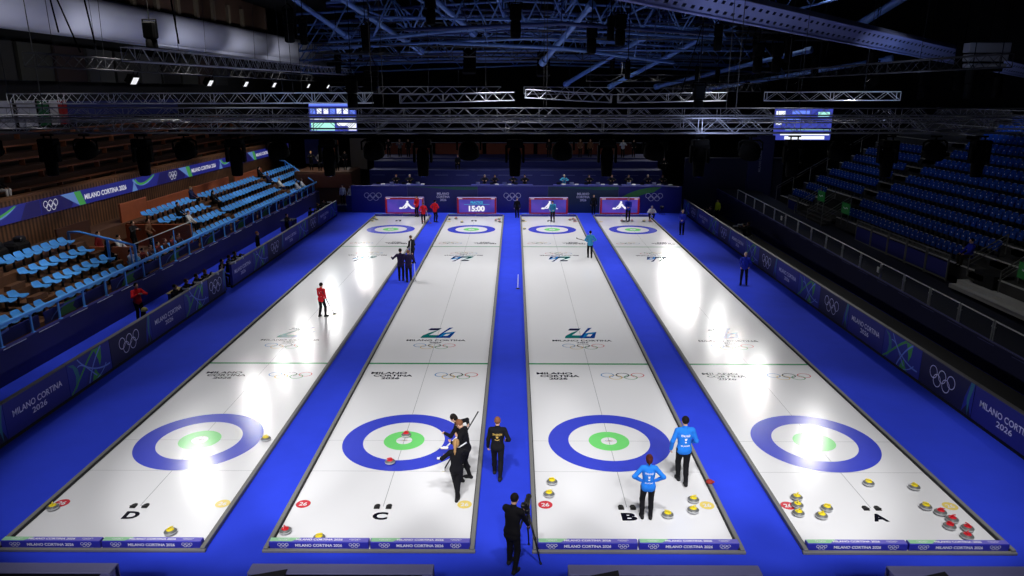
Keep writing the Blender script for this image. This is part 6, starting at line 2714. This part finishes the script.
for k, (i, y, dx, P_, key, top, bot, hr, lb) in enumerate((
        (2, 16.6, -.2, SIT, 'sit', WHITE_C, BLK, H_DARK, 'person in a white jacket beside the sloping blue barrier, farther one'),
        (1, 15.2, .25, SIT, 'sit', WHITE_C, JEAN_C, H_DARK, 'person in white and jeans beside the sloping blue barrier, nearer one'),
        (2, 24.4, 0, SIT, 'sit', WHITE_C, BLK, H_RED, 'person in a white jacket seated beside the glass screen'),
        (4, 28.9, 0, SIT, 'sit', JEAN_C, BLK, H_BLOND, 'fair-haired person in dark blue at the end of the top row behind the glass'),
        (3, 30.4, 0, SITF, 'sitf', BLK, BLK, H_DARK, 'person in black seated at the near end of the middle block'),
        (2, 42.2, 0, SIT, 'sit', WHITE_C, JEAN_C, H_GREY, 'person in white seated between the far blocks, left one of three'),
        (1, 44.3, 0, SIT, 'sit', WHITE_C, JEAN_C, H_DARK, 'person in white seated by the far railing, middle one of three'),
        (1, 45.8, 0, SITF, 'sitf', WHITE_C, GREY_C, H_LBROWN, 'person in white seated by the far railing, right one of three'),
        (3, 41.9, 0, SIT, 'sit', JEAN_C, BLK, H_LBROWN, 'person in dark blue seated on the far stairs, upper one'),
        (4, 42.3, 0, SITF, 'sitf', BLK, BLK, H_DARK, 'person in black seated on the far stairs, topmost'),
        (3, 24.9, 0, SIT, 'sit', BLK, BLK, H_DARK, 'person in black in the second aisle of the block behind the glass'),
        (2, 15.4, -.1, SITF, 'sitf', BLK, BLK, H_DARK, 'person in black at the far end of the first block'))):
    z = tread(i)
    if key.startswith('sit'):
        person(key, P_, (LX(i) - .12 + dx, y, z - .055), -90, lb, top, bot, hr, 'spectators in the left stand', 1.0, hvox=VX)
person('phone', PHONE, (-21.2, 20.0, 1.352), -100, 'person in black filming in the entrance gap of the left stand', BLK, BLK, H_DARK, None, 1.05, hvox=VX)
person('half', HALF, (-20.9, 21.2, 1.352), -90, 'person in a brown coat in the entrance gap of the left stand', BROWN_C, BLK, H_DARK, None, 1.0, hvox=VX)
person('stand', STAND, (-21.6, 17.3, 1.352), -90, 'person in dark red standing at the back of the entrance gap', cloth('dark_red', (110, 26, 30)), BLK, H_DARK, None, 1.0, hvox=VX)
for k in range(6):
    person('sit', SIT, (-18.9, 16.4 + .82 * k, 1.285), -90, 'seated spectator in dull red behind the glass screen, %s from the left' % ordinal(k), [cloth('dull_red', (120, 50, 46)), cloth('dull_brown', (98, 62, 54))][k % 2], BLK, [H_DARK, H_BROWN][k % 2], 'spectators behind the glass screen', .86, hvox=VX)
person('sit', SIT, (-24.95, 15.3, 5.02), -80, 'person in black seated alone on the upper left balcony', BLK, WHITE_C, H_LBROWN, None, 1.0, hvox=VX)
for k, (y, lb) in enumerate(((10.9, 'nearer'), (12.4, 'farther'))):
    t = thing('covered_equipment', 'black covered camera position behind the first block of the left stand, %s one' % lb, 'equipment', (-22.6, y, 2.75))
    mb = MB()
    mb.box((0, 0, .4), (.9, 1.1, .8), 0, 0, .12)
    mb.build('cover', [BLK], t)
    mb = MB()
    mb.box((.2, .1, .9), (.4, .5, .25), 0, .2, .06)
    mb.build('camera_top', [CAM_B], t)

# --- the lone spectator in the right stand
person('sit', SIT, (RX(1) + .05, 13.95, RZ(1) - .475), 90, 'man in a blue jacket seated alone in the front row of the right stand', OFF_C, cloth('olive', (62, 56, 36)), H_DARK, None, 1.02, hvox=VX)

# --- officials and press behind the far boards
t_ = 0
for k, (x, y, key, P_, top, hr, lb) in enumerate((
        (-10.3, 44.65, 'desk', DESKP, BLK, H_LBROWN, 'official in black at the left far desk, left one'), (-9.1, 44.65, 'deskf', DESKF, BLK, H_GREY, 'official in black at the left far desk, right one'),
        (-2.45, 44.65, 'desk', DESKP, NAVY_C, H_GREY, 'official in navy at the middle far desk, leftmost'), (-1.55, 44.65, 'desk', DESKP, NAVY_C, H_DARK, 'official in navy at the middle far desk, second from left'),
        (.1, 44.65, 'deskf', DESKF, BLK, H_BLOND, 'fair-haired official in black above the middle rings'), (1.1, 44.65, 'desk', DESKP, BLK, H_DARK, 'dark-haired official in black right of the middle rings'),
        (4.6, 44.65, 'desk', DESKP, TEAL_C, H_GREY, 'official in pale teal at the third far desk'), (6.8, 44.65, 'desk', DESKP, BLK, H_DARK, 'official in black at the third far desk, middle'),
        (8.8, 44.65, 'deskf', DESKF, BLK, H_LBROWN, 'official in black at the right end of the third far desk'), (10.3, 44.65, 'desk', DESKP, BLK, H_DARK, 'official in black at the last far desk, leftmost'),
        (12.0, 44.65, 'desk', DESKP, NAVY_C, H_GREY, 'official in navy at the last far desk, middle'), (13.3, 44.65, 'deskf', DESKF, BLK, H_BROWN, 'official in black at the last far desk, right end'))):
    person(key, P_, (x, y, 1.802), 180, lb, top, BLK, hr, 'officials at the far desks', 1.0, hvox=VX)
    seat_under((x, y, 1.802), 180, .385, 'small stool under the %s' % lb, 'stools at the far desks')
for k, (x, y, z, key, P_, top, hr, lb) in enumerate((
        (-5.1, 48.4, 3.202, 'sit', SIT, BLK, H_LBROWN, 'person in black seated alone on the first blue tier, left of middle'),
        (14.0, 47.9, 3.202, 'crouch', CROUCH, BLK, H_DARK, 'person in black crouching at the right end of the first blue tier'),
        (-12.3, 53.0, 3.902, 'half', HALF, BLK, H_DARK, 'person in black on the top tier, leftmost of three'), (-11.2, 53.0, 3.902, 'phone', PHONE, GREY_C, H_GREY, 'person in grey on the top tier, second of three at the left'),
        (-10.4, 53.2, 3.902, 'stand', STAND, BLK, H_LBROWN, 'person in black on the top tier, third of three at the left'), (-4.6, 53.4, 3.902, 'half', HALF, BROWN_C, H_BROWN, 'person in brown on the top tier, left of the middle'),
        (3.6, 53.2, 3.902, 'stand', STAND, BLK, H_DARK, 'person in black on the top tier, right of the middle'), (6.7, 53.0, 3.902, 'half', HALF, BROWN_C, H_BLOND, 'fair-haired person in brown on the top tier'),
        (7.7, 53.2, 3.902, 'stand', STAND, BROWN_C, H_LBROWN, 'person in brown beside the fair-haired one on the top tier'), (10.9, 52.8, 3.902, 'phone', PHONE, WHITE_C, H_DARK, 'person in white filming on the top tier, right side'),
        (12.0, 53.0, 3.902, 'half', HALF, BLK, H_DARK, 'person in black beside the one filming on the top tier'))):
    if key == 'sit':
        seat_under((x, y, z), 180, .385, 'small stool under the lone person on the first blue tier', None)
    person(key, P_, (x, y, z), 180, lb, top, BLK, hr, 'people on the far tiers', 1.0, hvox=VX)
for k, (x, y, key, P_, top, hr) in enumerate(((-19.0, 49.0, 'phone', PHONE, BLK, H_BLOND), (-18.1, 48.6, 'half', HALF, GREY_C, H_DARK), (-17.3, 49.2, 'stand', STAND, BLK, H_DARK), (-16.5, 48.7, 'phone', PHONE, BLK, H_GREY), (-15.9, 49.4, 'half', HALF, BLK, H_DARK))):
    person(key, P_, (x, y, 3.002), 200, 'person standing on the dark press platform at the far left, %s from the left' % ordinal(k), top, BLK, hr, 'people on the press platform', 1.0, hvox=VX)
# a small black remote camera on the far carpet
t = thing('floor_camera', 'small black remote camera on a low stand by the far right rings', 'camera', (12.9, 42.1, FZ), math.radians(180))
mb = MB()
for a in (30, 150, 270):
    mb.tube([(0, 0, .5), (.3 * math.cos(math.radians(a)), .3 * math.sin(math.radians(a)), 0)], .018, 6)
mb.build('stand', [CAM_B], t, True)
mb = MB()
mb.box((0, 0, .6), (.3, .4, .24), 0, 0, .03)
mb.build('camera_body', [CAM_B], t)
mb = MB()
mb.lathe([(.06, 0), (.07, .14), (.05, .15)], 14, 0, Matrix.Translation((0, .2, .6)) @ Matrix.Rotation(-PI / 2, 4, 'X'))
mb.build('lens_barrel', [CAM_B], t, True)

t = thing('red_object', 'small red object lying on the right-hand divider of sheet B', 'cap', (CX['B'] + 2.365, -2.55, .1), .4)
mb = MB()  # unidentified small red object, given a cap-like shape
mb.lathe([(.09, 0), (.095, .02), (.08, .06), (.04, .085), (.002, .09)], 16)
mb.build('crown', [cloth('rust_red', (150, 50, 44))], t, True)
mb = MB()
mb.prism([(.05, -.07), (.13, -.05), (.15, 0), (.13, .05), (.05, .07)], 0, .012)
mb.build('peak', [cloth('rust_red', (150, 50, 44))], t)

# ------------------------------------------------------------------ lights
def spot(name, loc, aim, power, cone, blend=.6, radius=.22, col=(1, 1, 1)):
    l = bpy.data.lights.new(name, 'SPOT')
    l.energy = power
    l.spot_size = math.radians(cone)
    l.spot_blend = blend
    l.shadow_soft_size = radius
    l.color = col
    o = bpy.data.objects.new(name, l)
    COL.objects.link(o)
    o.location = loc
    d = Vector(aim) - Vector(loc)
    o.rotation_euler = d.to_track_quat('-Z', 'Y').to_euler()
    return o


FP = [1150, 1100, 600, 900, 1000, 1000, 1100]
for sx in (-1, 1):
    for k, y in enumerate(FLOOD_Y[sx]):
        ty = 1.0 + 38.0 * k / 6
        spot('flood_beam', ((-17.35 if sx < 0 else 18.0), y, 10.25), (sx * 4.5, ty, 0), FP[k], 74 if k < 4 else 60, .6, .3, (1.0, .985, .97))
# general lighting from above the walkways and from over the near end
for x in (-12.4, 0, 12.4):
    for y, p in ((9, 400), (21, 2600), (32, 2750), (42, 3000)):
        spot('hall_beam', (x, y, 12.4), (x * .56, y - 2, 0), p * (1.15 if x == 0 else 1.0), 106 if x == 0 else 74, .7, .5, (1.0, .99, .98))
for x in (-9.6, -6.1, -2.2, 2.2, 6.1, 10.4):
    spot('near_beam', (x, -9.3, 12.4), (x * .97, -1.3, 0), 3150 * (1.3 if x > 9 else .97), 41, .35, .4, (1.0, .99, .98))
    spot('rear_beam', (x * .8, -23, 14.5), (x * .78, 3.6, 0), 4700, 30, .4, .5, (1.0, .99, .98))
# added fill light on both stands and the upper tier, no lamp bodies
for y in (6, 14, 22, 30, 38, 46):
    spot('stand_fill', (-15.5, y, 15.5), (-20.6, y + 1, 2.2), 4000, 50, .8, .4, (1.0, .95, .88))
for y in (6, 20, 34):
    spot('stand_fill', (-16, y, 14), (-27, y + 4, 6.3), 420, 70, .8, .4, (1.0, .9, .8))
for y in (4, 15, 27, 37):
    spot('stand_fill', (19, y, 17), (23.0, y + 1, 2.6), 360, 80, .8, .4, (.95, .97, 1.0))
for x in (-9, 0, 9):
    spot('tier_fill', (x, 40.5, 12.6), (x, 49, 2.6), 420, 80, .7, .4, (.95, .97, 1.0))  # added fill to brighten the far tiers
# added fill on roof steel, girder, bulkhead and trusses, without lamp bodies
for x in (-10, 0, 10, 20):
    spot('roof_fill', (x, 14, 10.2), (x, 42, 16), 150, 100, .8, .3, (.36, .56, 1.0))
for x, y in ((6, 2), (16, 12), (28, 22)):
    spot('girder_fill', (x, y, 8.9), (x + 6, y + 12, 12.4), 520, 80, .8, .3, (.62, .7, 1.0))
for y in (4, 14, 24, 36, 48, 60):
    spot('bulkhead_fill', (-19.6, y, 11.4), (-25.2, y + 3, 13.4), 560, 110, .8, .3, (.92, .93, 1.0))
for x in (-9, -2, 5, 12):
    spot('truss_fill', (x, -2, 11.6), (x, 14, 9.0), 60, 90, .8, .3)

w = bpy.data.worlds.new('hall_air')
SC.world = w
w.use_nodes = True
w.node_tree.nodes['Background'].inputs['Color'].default_value = (.3, .35, .5, 1)
w.node_tree.nodes['Background'].inputs['Strength'].default_value = .01

# ------------------------------------------------------------------ camera (fitted to the sheet markings)
cam = bpy.data.cameras.new('camera')
co = bpy.data.objects.new('camera', cam)
COL.objects.link(co)
cam.sensor_width = 36.0
cam.lens = 722.753 / 1024 * 36.0
cam.clip_end = 300
p, roll, yaw = .264826388, .00127400496, -.00394465693
cy, sy = math.cos(yaw), math.sin(yaw)
cp, sp = math.cos(p), math.sin(p)


def unyaw(X, Y, Z):
    return Vector((cy * X + sy * Y, -sy * X + cy * Y, Z))


fwd = unyaw(0, cp, -sp)
up0 = unyaw(0, sp, cp)
rt0 = unyaw(1, 0, 0)
cr, sr = math.cos(roll), math.sin(roll)
rt = rt0 * cr + up0 * sr
up = up0 * cr - rt0 * sr
M = Matrix.Identity(4)
for i in range(3):
    M[i][0], M[i][1], M[i][2] = rt[i], up[i], -fwd[i]
M[0][3], M[1][3], M[2][3] = .237855587, -19.8504296, 10.1635995
co.matrix_world = M
SC.camera = co
SC.view_settings.view_transform = 'Standard'
SC.view_settings.look = 'None'
SC.view_settings.exposure = 0.0
SC.view_settings.gamma = 1.0
SC.view_settings.use_curve_mapping = False
SC.cycles.max_bounces = 6
SC.cycles.diffuse_bounces = 3
SC.cycles.glossy_bounces = 3
SC.cycles.transparent_max_bounces = 12
SC.cycles.caustics_reflective = False
SC.cycles.caustics_refractive = False
SC.cycles.use_denoising = True
